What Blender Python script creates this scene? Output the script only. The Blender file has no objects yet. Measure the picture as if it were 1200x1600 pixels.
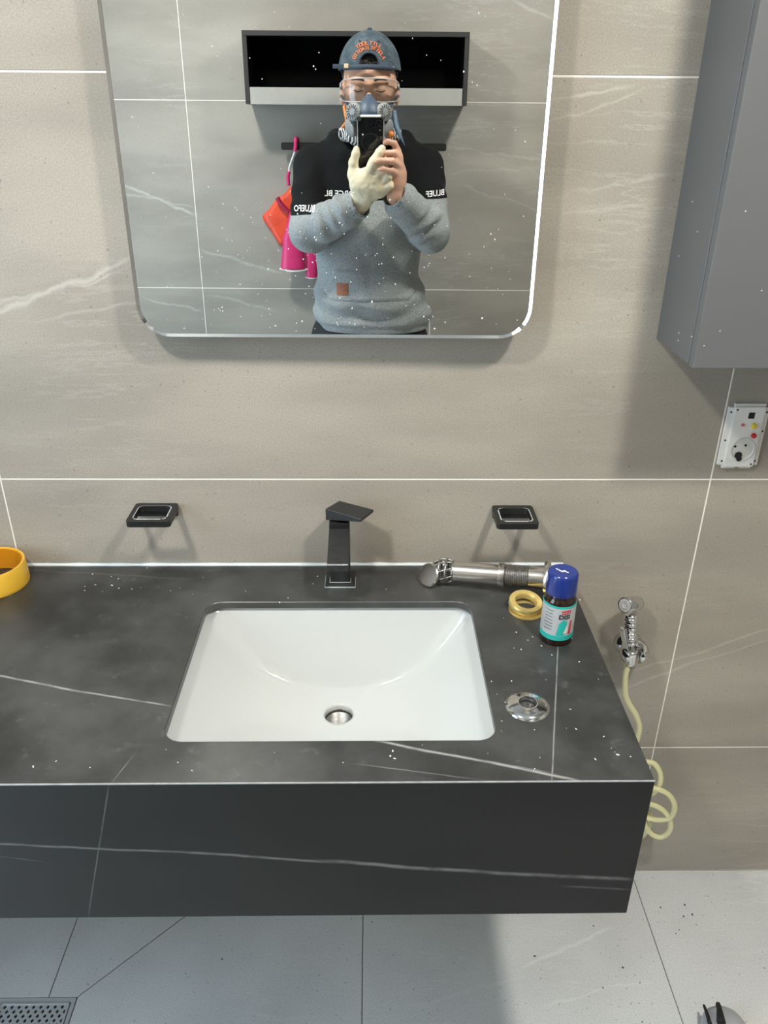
import bpy, bmesh, math, random
import numpy as np
from mathutils import Vector, Matrix, noise
from mathutils.bvhtree import BVHTree

random.seed(7); np.random.seed(7)
scene = bpy.context.scene
C = scene.collection

# ------------------------------------------------------------------ camera, light, exposure
CF, CPI, CYA, CRO, CD, CH = 1242.2, 0.4654, 0.01819, 0.00806, 1.2256, 1.5169
_F = Vector((math.sin(CYA)*math.cos(CPI), math.cos(CYA)*math.cos(CPI), -math.sin(CPI)))
_R = _F.cross(Vector((0, 0, 1))).normalized(); _U = _R.cross(_F)
_R, _U = (math.cos(CRO)*_R + math.sin(CRO)*_U), (-math.sin(CRO)*_R + math.cos(CRO)*_U)
CAM = Vector((0, -CD, CH))
cd = bpy.data.cameras.new('camera'); cam = bpy.data.objects.new('camera', cd); C.objects.link(cam)
cd.sensor_fit = 'VERTICAL'; cd.sensor_height = 36.0; cd.lens = CF/1600*36.0
cd.clip_start = 0.004; cd.clip_end = 50
cam.matrix_world = Matrix(((_R.x, _U.x, -_F.x, CAM.x), (_R.y, _U.y, -_F.y, CAM.y), (_R.z, _U.z, -_F.z, CAM.z), (0, 0, 0, 1)))
scene.camera = cam

world = bpy.data.worlds.new('world'); scene.world = world; world.use_nodes = True
world.node_tree.nodes['Background'].inputs[0].default_value = (0.64, 0.82, 1.0, 1)
world.node_tree.nodes['Background'].inputs[1].default_value = 6.6
scene.view_settings.view_transform = 'Standard'
scene.view_settings.look = 'None'
scene.view_settings.exposure = 0.0
scene.view_settings.gamma = 1.0
scene.view_settings.use_curve_mapping = False

CEIL_Z = 2.32
ROOM_L, ROOM_R, ROOM_D = -1.25, 1.45, 1.775
LAMPS = [((-0.62, -1.00), 375.0, (1.0, 0.965, 0.90)), ((0.60, -0.88), 395.0, (1.0, 0.975, 0.925))]

# ------------------------------------------------------------------ pixel helpers (direction only, distance given)
def ray(u, v): return _F + _R*((u-600)/CF) - _U*((v-800)/CF)
def wp(u, v, d=0.0):                      # point on the plane d in front of the sink wall
    r = ray(u, v); t = (-d-CAM.y)/r.y; return CAM + r*t
def cp(u, v, z):                          # point on a level plane
    r = ray(u, v); t = (z-CAM.z)/r.z; return CAM + r*t
MA, MB = 0.01082, -0.00885
MN = Vector((math.sin(MB), -1, math.sin(MA))).normalized()
MQ = Vector((-0.05, -0.04, 1.3))
def rp(u, v, w):                          # seen in the mirror, real distance w from the sink wall
    r = ray(u, v); t = (MQ-CAM).dot(MN)/r.dot(MN); h = CAM + r*t
    d = r - 2*r.dot(MN)*MN
    return h + d*((-w-h.y)/d.y)

# ------------------------------------------------------------------ materials
class E_:
    """tiny node expression"""
    def __init__(s, nt, sock): s.nt, s.s = nt, sock
    def _m(s, op, *a):
        n = s.nt.nodes.new('ShaderNodeMath'); n.operation = op
        for i, x in enumerate((s,)+a):
            if isinstance(x, E_): s.nt.links.new(x.s, n.inputs[i])
            else: n.inputs[i].default_value = x
        return E_(s.nt, n.outputs[0])
    def __add__(s, o): return s._m('ADD', o)
    def __sub__(s, o): return s._m('SUBTRACT', o)
    def __mul__(s, o): return s._m('MULTIPLY', o)
    def __truediv__(s, o): return s._m('DIVIDE', o)
    def abs(s): return s._m('ABSOLUTE')
    def pow(s, o): return s._m('POWER', o)
    def min(s, o): return s._m('MINIMUM', o)
    def max(s, o): return s._m('MAXIMUM', o)
    def inv(s): return s*(-1.0) + 1.0
    def smooth(s, a, b):
        n = s.nt.nodes.new('ShaderNodeMapRange'); n.interpolation_type = 'SMOOTHSTEP'
        s.nt.links.new(s.s, n.inputs[0]); n.inputs[1].default_value = a; n.inputs[2].default_value = b
        return E_(s.nt, n.outputs[0])
def new_mat(name):
    m = bpy.data.materials.new(name); m.use_nodes = True
    nt = m.node_tree; return m, nt, nt.nodes['Principled BSDF']
def pos_xyz(nt, obj=False):
    g = nt.nodes.new('ShaderNodeTexCoord') if obj else nt.nodes.new('ShaderNodeNewGeometry')
    s = nt.nodes.new('ShaderNodeSeparateXYZ')
    src = g.outputs['Object'] if obj else g.outputs['Position']
    nt.links.new(src, s.inputs[0])
    return src, [E_(nt, s.outputs[i]) for i in range(3)]
def noise_n(nt, vec, scale, detail=4, rough=0.55, sc=None):
    if sc:
        mp = nt.nodes.new('ShaderNodeMapping'); mp.vector_type = 'POINT'
        mp.inputs['Rotation'].default_value = sc[0]; mp.inputs['Scale'].default_value = sc[1]
        nt.links.new(vec, mp.inputs[0]); vec = mp.outputs[0]
    n = nt.nodes.new('ShaderNodeTexNoise'); n.inputs['Scale'].default_value = scale
    n.inputs['Detail'].default_value = detail; n.inputs['Roughness'].default_value = rough
    nt.links.new(vec, n.inputs['Vector']); return E_(nt, n.outputs[0])
def mixc(nt, fac, a, b):
    n = nt.nodes.new('ShaderNodeMix'); n.data_type = 'RGBA'
    if isinstance(fac, E_): nt.links.new(fac.s, n.inputs[0])
    else: n.inputs[0].default_value = fac
    for k, x in ((6, a), (7, b)):
        if isinstance(x, tuple): n.inputs[k].default_value = (*x[:3], 1)
        else: nt.links.new(x, n.inputs[k])
    return n.outputs[2]
def bump(nt, bs, h, strength, dist=0.001):
    b = nt.nodes.new('ShaderNodeBump'); b.inputs['Strength'].default_value = strength; b.inputs['Distance'].default_value = dist
    nt.links.new(h.s, b.inputs['Height']); nt.links.new(b.outputs[0], bs.inputs['Normal'])
def plain(name, col, rough=0.5, metal=0.0, var=0.06, scale=60, bmp=0.0, spec=0.5, coat=0.0, trans=0.0, sub=0.0):
    m, nt, bs = new_mat(name)
    src, _ = pos_xyz(nt)
    n = noise_n(nt, src, scale, 3)
    lo = tuple(max(0, c*(1-var)) for c in col); hi = tuple(min(1, c*(1+var)) for c in col)
    nt.links.new(mixc(nt, n, lo, hi), bs.inputs['Base Color'])
    bs.inputs['Roughness'].default_value = rough; bs.inputs['Metallic'].default_value = metal
    bs.inputs['Specular IOR Level'].default_value = spec; bs.inputs['Coat Weight'].default_value = coat
    bs.inputs['Transmission Weight'].default_value = trans
    if sub: bs.inputs['Subsurface Weight'].default_value = sub; bs.inputs['Subsurface Scale'].default_value = 0.006
    if bmp: bump(nt, bs, noise_n(nt, src, scale*4, 3), bmp)
    return m
def vein(nt, src, a, b, p0, p1, w, strength, wob=0.012, nscale=9.0, breakup=0.5):
    """a strand along a line, wandering, with tapered ends"""
    dx, dz = p1[0]-p0[0], p1[1]-p0[1]; L = math.hypot(dx, dz); dx /= L; dz /= L
    A = a - p0[0]; B = b - p0[1]
    s = A*dx + B*dz; t = B*dx - A*dz
    n = noise_n(nt, src, nscale, 4, 0.6) - 0.5
    t = (t + n*wob).abs()
    m = t.smooth(0.0, w).inv()
    win = s.smooth(-0.02, 0.03)*(s.smooth(L-0.03, L+0.02).inv())
    br = noise_n(nt, src, 40.0, 2).smooth(0.5-breakup, 0.62)
    return m*win*br*strength
def stone(name, base, axes, veins=(), vcol=(0.62, 0.59, 0.53), ridge=0.35, speck=0.10, broad=0.14, rough=0.55, rot=0.35, spec=0.4, warm=None, dark_pits=0.5, lit_dust=0.0):
    m, nt, bs = new_mat(name)
    src, xyz = pos_xyz(nt); a, b = xyz[axes[0]], xyz[axes[1]]
    bn = noise_n(nt, src, 2.2, 3, 0.5, ((0, rot if axes == (0, 2) else 0, 0 if axes == (0, 2) else rot), (1, 1, 3)))
    lo = tuple(c*(1-broad) for c in base); hi = tuple(min(1, c*(1+broad)) for c in base)
    col = mixc(nt, bn.smooth(0.3, 0.7), lo, hi)
    # stretched mineral streaks
    st = noise_n(nt, src, 3.0, 6, 0.65, ((0, rot, 0) if axes == (0, 2) else (0, 0, rot), (0.8, 6, 6)))
    rd = ((st*2.0 - 1.0).abs()).smooth(0.0, 0.045).inv()*(noise_n(nt, src, 1.7, 2).smooth(0.45, 0.7))*ridge
    col = mixc(nt, rd, col, vcol)
    # grain
    g = noise_n(nt, src, 420.0, 2, 0.7)
    col = mixc(nt, g.smooth(0.28, 0.72).inv()*speck*2.0, col, tuple(c*0.35 for c in base))
    col = mixc(nt, g.smooth(0.62, 0.8)*speck*1.6, col, tuple(min(1, c*1.9) for c in base))
    pit = noise_n(nt, src, 130.0, 1, 0.5).smooth(0.70, 0.76)*dark_pits
    col = mixc(nt, pit, col, tuple(c*0.4 for c in base))
    tot = None
    for v in veins:
        e = vein(nt, src, a, b, *v); tot = e if tot is None else tot.max(e)
    if tot is not None: col = mixc(nt, tot, col, vcol)
    if lit_dust: col = mixc(nt, noise_n(nt, src, 7.0, 5, 0.6).smooth(0.25, 0.8)*lit_dust + noise_n(nt, src, 34.0, 5, 0.7).smooth(0.58, 0.75)*(lit_dust*0.7), col, (0.46, 0.46, 0.45))  # dusty grey mix, also paints overhead light into the colour
    nt.links.new(col, bs.inputs['Base Color'])
    bs.inputs['Specular IOR Level'].default_value = spec
    rr = noise_n(nt, src, 5.0, 4)*0.16 + (rough-0.08)
    nt.links.new(rr.s, bs.inputs['Roughness'])
    bump(nt, bs, g*0.5 + bn*0.2, 0.12)
    return m
def w2(u, v, d=0.0): q = wp(u, v, d); return (q.x, q.z)
def c2(u, v): q = cp(u, v, 0.796); return (q.x, q.y)
def b2(u, v): q = rp(u, v, ROOM_D); return (q.x, q.z)

TILE = (0.405, 0.365, 0.302)
m_wall = stone('taupe_wall_tile', TILE, (0, 2), [
    (w2(-20, 495), w2(205, 405), 0.006, 0.75, 0.05), (w2(-10, 478), w2(190, 425), 0.004, 0.5, 0.05),
    (w2(60, 500), w2(215, 475), 0.004, 0.3, 0.03), (w2(872, 155), w2(985, 135), 0.004, 0.6, 0.03),
    (w2(860, 195), w2(1010, 140), 0.003, 0.35, 0.03), (w2(890, 335), w2(1020, 318), 0.004, 0.3, 0.03),
    (w2(890, 300), w2(1040, 278), 0.005, 0.25, 0.04), (w2(980, 1075), w2(1090, 1030), 0.005, 0.6, 0.03),
    (w2(985, 1050), w2(1200, 985), 0.004, 0.45, 0.03), (w2(1060, 1040), w2(1200, 1002), 0.003, 0.4, 0.03)],
    vcol=(0.56, 0.525, 0.46), rot=0.38, speck=0.16)
m_back = stone('grey_wall_tile', (0.355, 0.335, 0.295), (0, 2), [
    (b2(188, 285), b2(305, 335), 0.008, 0.7, 0.05), (b2(195, 300), b2(300, 322), 0.005, 0.5, 0.05),
    (b2(312, 390), b2(440, 425), 0.008, 0.55, 0.05), (b2(225, 465), b2(315, 485), 0.006, 0.5, 0.05),
    (b2(330, 462), b2(430, 485), 0.006, 0.4, 0.04), (b2(800, 0), b2(865, 30), 0.008, 0.6, 0.04),
    (b2(700, 230), b2(850, 250), 0.006, 0.3, 0.05), (b2(700, 270), b2(855, 260), 0.006, 0.25, 0.05), (b2(720, 290), b2(850, 330), 0.006, 0.3, 0.05)],
    vcol=(0.56, 0.56, 0.52), rot=-0.35, speck=0.06, dark_pits=0.2, rough=0.45)
m_side = stone('grey_side_tile', (0.30, 0.28, 0.25), (1, 2), rot=0.2)
m_floor = stone('grey_floor_tile', (0.72, 0.72, 0.69), (0, 1), [
    ((0.30, -0.22), (0.50, -0.14), 0.006, 0.5, 0.04), ((0.33, -0.30), (0.55, -0.25), 0.004, 0.4, 0.04), ((0.05, -0.30), (0.3, -0.24), 0.004, 0.3, 0.04)],
    vcol=(0.86, 0.86, 0.82), rot=0.3, speck=0.17, broad=0.15, dark_pits=0.6, ridge=0.5)
m_grout = plain('pale_grout', (0.86, 0.82, 0.74), 0.8, var=0.05)
m_fgrout = plain('dark_floor_grout', (0.17, 0.17, 0.165), 0.8)
m_ceil = plain('white_ceiling_paint', (0.62, 0.62, 0.60), 0.7)
BLK = (0.017, 0.0175, 0.0172)
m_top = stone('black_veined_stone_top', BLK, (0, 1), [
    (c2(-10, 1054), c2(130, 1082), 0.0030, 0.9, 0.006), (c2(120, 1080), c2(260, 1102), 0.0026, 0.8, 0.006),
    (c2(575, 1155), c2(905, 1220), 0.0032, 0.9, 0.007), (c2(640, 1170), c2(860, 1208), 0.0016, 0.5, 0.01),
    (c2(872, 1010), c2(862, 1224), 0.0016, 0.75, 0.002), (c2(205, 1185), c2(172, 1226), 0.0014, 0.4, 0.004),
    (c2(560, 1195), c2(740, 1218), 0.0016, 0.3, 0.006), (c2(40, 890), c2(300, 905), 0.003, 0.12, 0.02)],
    vcol=(0.36, 0.36, 0.35), ridge=0.0, speck=0.03, broad=0.12, rough=0.34, spec=0.5, dark_pits=0.0, lit_dust=0.135)  # dust film also carries the lit tone of the top, front panel has none
def a2(u, v): q = wp(u, v, 0.516); return (q.x, q.z)
m_apron = stone('black_veined_stone_front', BLK, (0, 2), [
    (a2(-20, 1318), a2(300, 1332), 0.0028, 0.5, 0.008), (a2(280, 1331), a2(520, 1347), 0.0035, 0.55, 0.008),
    (a2(500, 1345), a2(760, 1362), 0.0050, 0.65, 0.010), (a2(740, 1361), a2(985, 1374), 0.0050, 0.6, 0.008),
    (a2(170, 1226), a2(138, 1432), 0.0014, 0.35, 0.004), (a2(880, 1384), a2(985, 1390), 0.003, 0.3, 0.004), (a2(0, 1338), a2(60, 1345), 0.0015, 0.3, 0.004)],
    vcol=(0.24, 0.24, 0.235), ridge=0.0, speck=0.02, broad=0.10, rough=0.42, spec=0.2, dark_pits=0.0)
m_caulk = plain('white_silicone', (0.70, 0.74, 0.74), 0.4, var=0.15, scale=40)
m_ceramic = plain('white_ceramic', (0.57, 0.585, 0.565), 0.12, var=0.01, coat=0.4)
m_black = plain('matt_black_metal', (0.012, 0.012, 0.012), 0.42, var=0.3, scale=120)
m_blackdusty = plain('dusty_black_metal', (0.020, 0.020, 0.020), 0.5, var=0.6, scale=90)
m_scale_glint = plain('limescale_and_glint', (0.42, 0.44, 0.43), 0.7, var=0.5, scale=200)
m_chrome = plain('chrome', (0.78, 0.78, 0.77), 0.10, 1.0, var=0.03)
m_oldchrome = plain('stained_chrome', (0.66, 0.63, 0.58), 0.24, 1.0, var=0.22, scale=70)
m_thread = plain('corroded_thread', (0.35, 0.34, 0.32), 0.38, 1.0, var=0.6, scale=220)
m_dark = plain('dark_void', (0.010, 0.010, 0.010), 0.8)
m_brass = plain('yellow_brass', (0.74, 0.56, 0.20), 0.32, 0.45, var=0.25, scale=80)
m_cab = plain('grey_lacquer', (0.128, 0.129, 0.130), 0.42, var=0.02, scale=10)
m_white = plain('white_plastic', (0.80, 0.78, 0.74), 0.35, var=0.03)
m_whitein = plain('white_plastic_recess', (0.66, 0.65, 0.60), 0.4, var=0.03)
m_red = plain('red_plastic', (0.60, 0.02, 0.03), 0.25); m_yel = plain('yellow_plastic_button', (0.85, 0.62, 0.04), 0.25); m_pinkled = plain('pink_plastic', (0.70, 0.10, 0.20), 0.25)
m_tape = plain('yellow_plastic', (0.80, 0.47, 0.045), 0.28, var=0.05); m_tapein = plain('orange_inner_plastic', (0.62, 0.24, 0.008), 0.35)
m_hose = plain('cream_hose', (0.78, 0.72, 0.40), 0.30, var=0.04, spec=0.5)
m_steel = plain('stainless_steel', (0.66, 0.68, 0.69), 0.36, 0.45, var=0.06, scale=200)
m_brown = plain('dark_brown_glass', (0.018, 0.006, 0.004), 0.08, var=0.1, coat=0.5)
m_cap = plain('blue_plastic_cap', (0.012, 0.030, 0.20), 0.18, var=0.05, coat=0.3)
m_label = plain('silver_white_label', (0.62, 0.63, 0.63), 0.35, 0.25, var=0.12, scale=90); m_teal = plain('teal_print', (0.03, 0.48, 0.42), 0.4)
m_lwhite = plain('white_print', (0.8, 0.8, 0.8), 0.4); m_lred = plain('red_print', (0.6, 0.05, 0.06), 0.4); m_ink = plain('black_ink', (0.01, 0.01, 0.012), 0.5)
m_lip2 = plain('grey_nozzle_rubber', (0.42, 0.42, 0.41), 0.4, var=0.3, scale=300); m_slip = plain('grey_rubber', (0.40, 0.41, 0.43), 0.5); 
m_chip = plain('plaster_chip', (0.72, 0.72, 0.68), 0.8); m_dchip = plain('dark_grit', (0.05, 0.05, 0.05), 0.8)

m_mirror, nt, bs = new_mat('mirror_silver')
src, _ = pos_xyz(nt); n = noise_n(nt, src, 3.0, 2)
nt.links.new(mixc(nt, n, (0.73, 0.745, 0.73), (0.76, 0.77, 0.755)), bs.inputs['Base Color'])
bs.inputs['Metallic'].default_value = 1.0; bs.inputs['Roughness'].default_value = 0.0
m_clear, nt, bs = new_mat('clear_plastic')
nt.nodes.remove(bs); out = nt.nodes['Material Output']
tr = nt.nodes.new('ShaderNodeBsdfTransparent'); gl = nt.nodes.new('ShaderNodeBsdfGlossy'); mx = nt.nodes.new('ShaderNodeMixShader')
fr = nt.nodes.new('ShaderNodeFresnel'); fr.inputs[0].default_value = 1.5
tr.inputs[0].default_value = (0.93, 0.95, 0.93, 1); gl.inputs['Roughness'].default_value = 0.08
src, _ = pos_xyz(nt); e = E_(nt, fr.outputs[0])*0.9 + noise_n(nt, src, 50, 3)*0.10
nt.links.new(e.s, mx.inputs[0]); nt.links.new(tr.outputs[0], mx.inputs[1]); nt.links.new(gl.outputs[0], mx.inputs[2]); nt.links.new(mx.outputs[0], out.inputs[0])

# ------------------------------------------------------------------ object helpers
def obj(name, me, mat=None, parent=None, smooth=False, loc=None):
    o = bpy.data.objects.new(name, me); C.objects.link(o)
    if mat is not None:
        me.materials.clear()
        for m in (mat if isinstance(mat, (list, tuple)) else [mat]): me.materials.append(m)
    if smooth: me.polygons.foreach_set('use_smooth', [True]*len(me.polygons))
    if loc is not None: o.location = loc
    if parent is not None:
        o.parent = parent
        o.matrix_parent_inverse = world_m(parent).inverted()
    return o
def world_m(o):
    m = o.matrix_basis.copy()
    if o.parent: m = world_m(o.parent) @ o.matrix_parent_inverse @ m
    return m
def tag(o, label, cat, group=None, kind=None):
    o['label'] = label
    if cat: o['category'] = cat
    if group: o['group'] = group
    if kind: o['kind'] = kind
    return o
def thing(name, label, cat, loc, group=None):
    o = bpy.data.objects.new(name, None); C.objects.link(o); o.location = loc; o.empty_display_size = 0.05
    return tag(o, label, cat, group)
def mesh(name, vs, fs):
    me = bpy.data.meshes.new(name); me.from_pydata([tuple(v) for v in vs], [], fs); me.update(); return me
def from_bm(name, bm):
    me = bpy.data.meshes.new(name); bmesh.ops.recalc_face_normals(bm, faces=bm.faces); bm.to_mesh(me); bm.free(); return me
def box_me(lo, hi, bev=0.0, seg=2, M=None):
    bm = bmesh.new(); bmesh.ops.create_cube(bm, size=1)
    for v in bm.verts: v.co = Vector([lo[i] + (v.co[i]+0.5)*(hi[i]-lo[i]) for i in range(3)])
    if bev: bmesh.ops.bevel(bm, geom=bm.edges[:], offset=bev, segments=seg, affect='EDGES', profile=0.5)
    if M is not None: bm.transform(M)
    return from_bm('box', bm)
def lathe_me(prof, seg=40, M=None, closed=False):
    vs, fs = [], []
    n = len(prof)
    for i in range(seg):
        a = 2*math.pi*i/seg
        for r, z in prof: vs.append(Vector((r*math.cos(a), r*math.sin(a), z)))
    for i in range(seg):
        j = (i+1) % seg
        for k in range(n if closed else n-1):
            k2 = (k+1) % n
            fs.append((i*n+k, j*n+k, j*n+k2, i*n+k2))
    bm = bmesh.new()
    me = mesh('l', vs, fs); bm.from_mesh(me); bpy.data.meshes.remove(me)
    bmesh.ops.remove_doubles(bm, verts=bm.verts, dist=1e-6)
    if M is not None: bm.transform(M)
    return from_bm('lathe', bm)
def axis_m(p, d, up=(0, 0, 1)):
    z = Vector(d).normalized(); u = Vector(up)
    if abs(z.dot(u)) > 0.99: u = Vector((0, 1, 0))
    x = u.cross(z).normalized(); y = z.cross(x)
    return Matrix(((x.x, y.x, z.x, p[0]), (x.y, y.y, z.y, p[1]), (x.z, y.z, z.z, p[2]), (0, 0, 0, 1)))
def rrect(x0, x1, y0, y1, r, k=6):
    pts = []
    for cx, cy, a0 in ((x1-r, y1-r, 0), (x0+r, y1-r, 90), (x0+r, y0+r, 180), (x1-r, y0+r, 270)):
        for i in range(k+1):
            a = math.radians(a0 + 90*i/k); pts.append((cx+r*math.cos(a), cy+r*math.sin(a)))
    return pts
def prism_me(pts, z0, z1, M=None, bev=0.0):
    bm = bmesh.new(); vs = [bm.verts.new((x, y, z0)) for x, y in pts]
    f = bm.faces.new(vs); r = bmesh.ops.extrude_face_region(bm, geom=[f])
    for v in r['geom']:
        if isinstance(v, bmesh.types.BMVert): v.co.z = z1
    if bev:
        es = [e for e in bm.edges if abs(e.verts[0].co.z-e.verts[1].co.z) < 1e-9]
        bmesh.ops.bevel(bm, geom=es, offset=bev, segments=2, affect='EDGES', profile=0.5)
    if M is not None: bm.transform(M)
    return from_bm('prism', bm)
def tube_me(pts, rad, seg=12, closed=False, sub=6):
    P = [Vector(p) for p in pts]
    Q = []
    n = len(P)
    for i in range(n-1):
        p0, p1, p2, p3 = P[max(i-1, 0)], P[i], P[i+1], P[min(i+2, n-1)]
        for k in range(sub):
            t = k/sub
            Q.append(0.5*((2*p1) + (-p0+p2)*t + (2*p0-5*p1+4*p2-p3)*t*t + (-p0+3*p1-3*p2+p3)*t*t*t))
    Q.append(P[-1])
    vs, fs = [], []
    nrm = None
    for i, q in enumerate(Q):
        t = (Q[min(i+1, len(Q)-1)] - Q[max(i-1, 0)]).normalized()
        if nrm is None: nrm = t.orthogonal().normalized()
        nrm = (nrm - t*nrm.dot(t)).normalized(); b = t.cross(nrm)
        r = rad(i/(len(Q)-1)) if callable(rad) else rad
        for k in range(seg):
            a = 2*math.pi*k/seg; vs.append(q + (nrm*math.cos(a)+b*math.sin(a))*r)
    for i in range(len(Q)-1):
        for k in range(seg):
            k2 = (k+1) % seg; fs.append((i*seg+k, i*seg+k2, (i+1)*seg+k2, (i+1)*seg+k))
    fs.append(tuple(range(seg))[::-1]); fs.append(tuple((len(Q)-1)*seg+k for k in range(seg)))
    return mesh('tube', vs, fs)
def join_me(ms):
    bm = bmesh.new()
    for m in ms: bm.from_mesh(m); bpy.data.meshes.remove(m)
    me = bpy.data.meshes.new('joined'); bm.to_mesh(me); bm.free(); return me

# ------------------------------------------------------------------ the room
def tile_poly_me(pts, to3, chamfer=0.0007, depth=0.008, gap=0.0013):
    """tile with a chamfered face: pts counter-clockwise in plane coords; to3(a,b,out)"""
    n = len(pts); cx = sum(p[0] for p in pts)/n; cy = sum(p[1] for p in pts)/n
    def inset(d):
        res = []
        for i in range(n):
            p0, p1, p2 = Vector(pts[i-1]), Vector(pts[i]), Vector(pts[(i+1) % n])
            e1 = (p1-p0).normalized(); e2 = (p2-p1).normalized()
            n1 = Vector((-e1.y, e1.x)); n2 = Vector((-e2.y, e2.x))
            bis = (n1+n2); res.append(p1 + bis*(d/max(0.2, 1+n1.dot(n2))))
        return res
    a, b = inset(gap), inset(gap+chamfer)
    vs = [to3(p[0], p[1], -depth) for p in a] + [to3(p[0], p[1], -0.0005) for p in a] + [to3(p[0], p[1], 0.0) for p in b]
    fs = [tuple(range(2*n, 3*n)), tuple(range(n))[::-1]]
    for k in (0, n):
        for i in range(n): j = (i+1) % n; fs.append((k+i, k+j, k+n+j, k+n+i))
    bm = bmesh.new(); me = mesh('t', vs, fs); bm.from_mesh(me); bpy.data.meshes.remove(me)
    return from_bm('tile', bm)
def rect(a0, a1, b0, b1): return [(a0, b0), (a1, b0), (a1, b1), (a0, b1)]
def struct(name, me, mat, label):
    o = obj(name, me, mat); o['kind'] = 'structure'; o['label'] = label; return o
def splits(lo, hi, o, step):
    k = math.ceil((lo-o)/step - 1e-6); r = [lo]
    while o + k*step < hi - 1e-4:
        if o + k*step > lo + 1e-4: r.append(o+k*step)
        k += 1
    return r + [hi]
wall_back = struct('wall_back', box_me((ROOM_L-0.1, 0.0007, -0.1), (ROOM_R+0.1, 0.1, CEIL_Z+0.1)), m_grout, 'taupe stone tiled wall behind the sink')
xs, zs = splits(ROOM_L, ROOM_R, 0.578, 1.2), splits(0.0, CEIL_Z, 0.9632, 0.6)
for i in range(len(xs)-1):
    for j in range(len(zs)-1):
        obj('tile', tile_poly_me(rect(xs[i], xs[i+1], zs[j], zs[j+1]), lambda a, b, o: (a, -o, b)), m_wall, wall_back)
wall_front = struct('wall_front', box_me((ROOM_L-0.1, -ROOM_D-0.1, -0.1), (ROOM_R+0.1, -ROOM_D-0.0007, CEIL_Z+0.1)), m_grout, 'grey stone tiled wall behind the person in the mirror')
xs, zs = splits(ROOM_L, ROOM_R, -0.637, 1.2), splits(0.0, CEIL_Z, 0.987, 0.6)
for i in range(len(xs)-1):
    for j in range(len(zs)-1):
        obj('tile', tile_poly_me(rect(xs[i], xs[i+1], zs[j], zs[j+1]), lambda a, b, o: (a, -ROOM_D+o, b)), m_back, wall_front)
DOY0, DOY1, DOZ = -1.36, -0.60, 2.02  # unseen doorway, added so cool light reaches the floor under the vanity
struct('wall_left', join_me([box_me((ROOM_L-0.1, DOY1, 0), (ROOM_L, 0.0, CEIL_Z)), box_me((ROOM_L-0.1, -ROOM_D, 0), (ROOM_L, DOY0, CEIL_Z)), box_me((ROOM_L-0.1, DOY0, DOZ), (ROOM_L, DOY1, CEIL_Z))]), m_side, 'stone tiled wall left of the vanity with an added doorway')
trim = struct('trim_1', join_me([box_me((ROOM_L-0.11, DOY1-0.03, 0), (ROOM_L+0.006, DOY1, DOZ)), box_me((ROOM_L-0.11, DOY0, 0), (ROOM_L+0.006, DOY0+0.03, DOZ)), box_me((ROOM_L-0.11, DOY0, DOZ-0.03), (ROOM_L+0.006, DOY1, DOZ))]), m_white, 'white frame of the added open doorway')
struct('wall_right', box_me((ROOM_R, -ROOM_D, 0), (ROOM_R+0.1, 0.0, CEIL_Z)), m_side, 'stone tiled wall right of the cabinet')
struct('ceiling', box_me((ROOM_L-0.1, -ROOM_D-0.1, CEIL_Z), (ROOM_R+0.1, 0.1, CEIL_Z+0.1)), m_ceil, 'flat white ceiling')
floor = struct('floor', box_me((ROOM_L-0.1, -ROOM_D-0.1, -0.1), (ROOM_R+0.1, 0.1, -0.0015)), m_fgrout, 'grey stone tiled floor')
f3 = lambda a, b, o: (a, b, o)
DX0, DX1, DY0, DY1 = -0.712, -0.562, -0.424, -0.274      # floor drain opening
for i, (x0, x1) in enumerate(zip([-1.25, -1.217, -0.617, -0.017, 0.583, 1.183], [-1.217, -0.617, -0.017, 0.583, 1.183, 1.45])):
    for (y0, y1) in ((-0.6, 0.0), (-1.2, -0.6), (-ROOM_D, -1.2)):
        if y1 == 0.0 and i in (1, 2): continue
        obj('tile', tile_poly_me(rect(x0, x1, y0, y1), f3, 0.0006, 0.006, 0.0009), m_floor, floor)
D45 = -DY1
for poly in ([(-0.617, 0.0), (-0.617, DY1), (DX1, DY1), (DX1+D45, 0.0)],
             [(DX1+D45, 0.0), (DX1, DY1), (DX1, DY0), (DX1+0.176, -0.6), (-0.017, -0.6), (-0.017, 0.0)],
             [(-0.617, -0.6), (DX1+0.176, -0.6), (DX1, DY0), (-0.617, DY0)],
             [(-0.617, DY1), (-0.617, 0.0), (DX0-D45, 0.0), (DX0, DY1)],
             [(DX0, DY1), (DX0-D45, 0.0), (-1.217, 0.0), (-1.217, -0.6), (DX0-0.176, -0.6), (DX0, DY0)],
             [(DX0, DY0), (DX0-0.176, -0.6), (-0.617, -0.6), (-0.617, DY0)]):
    obj('tile', tile_poly_me(poly, f3, 0.0006, 0.006, 0.0009), m_floor, floor)

# ------------------------------------------------------------------ ceiling lamps
def downlight(xy, watt, col, label):
    t = thing('ceiling_downlight', label, 'lamp', (xy[0], xy[1], CEIL_Z), 'round ceiling downlights')
    M = Matrix.Translation((xy[0], xy[1], CEIL_Z))
    obj('trim_ring', lathe_me([(0.078, 0.0), (0.098, 0.0), (0.098, -0.006), (0.080, -0.012), (0.078, -0.008)], 40, M, True), m_white, t, True)
    em, nt, bs = new_mat('lamp_diffuser')
    bs.inputs['Base Color'].default_value = (0.8, 0.8, 0.8, 1)
    bs.inputs['Emission Color'].default_value = (*col, 1); bs.inputs['Emission Strength'].default_value = watt
    obj('diffuser', lathe_me([(0.0, -0.007), (0.078, -0.007), (0.078, -0.001), (0.0, -0.001)], 32, M), em, t)
downlight(*LAMPS[0], 'round ceiling downlight above the left half of the vanity')
downlight(*LAMPS[1], 'round ceiling downlight above the wall cabinet side of the room')

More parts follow.
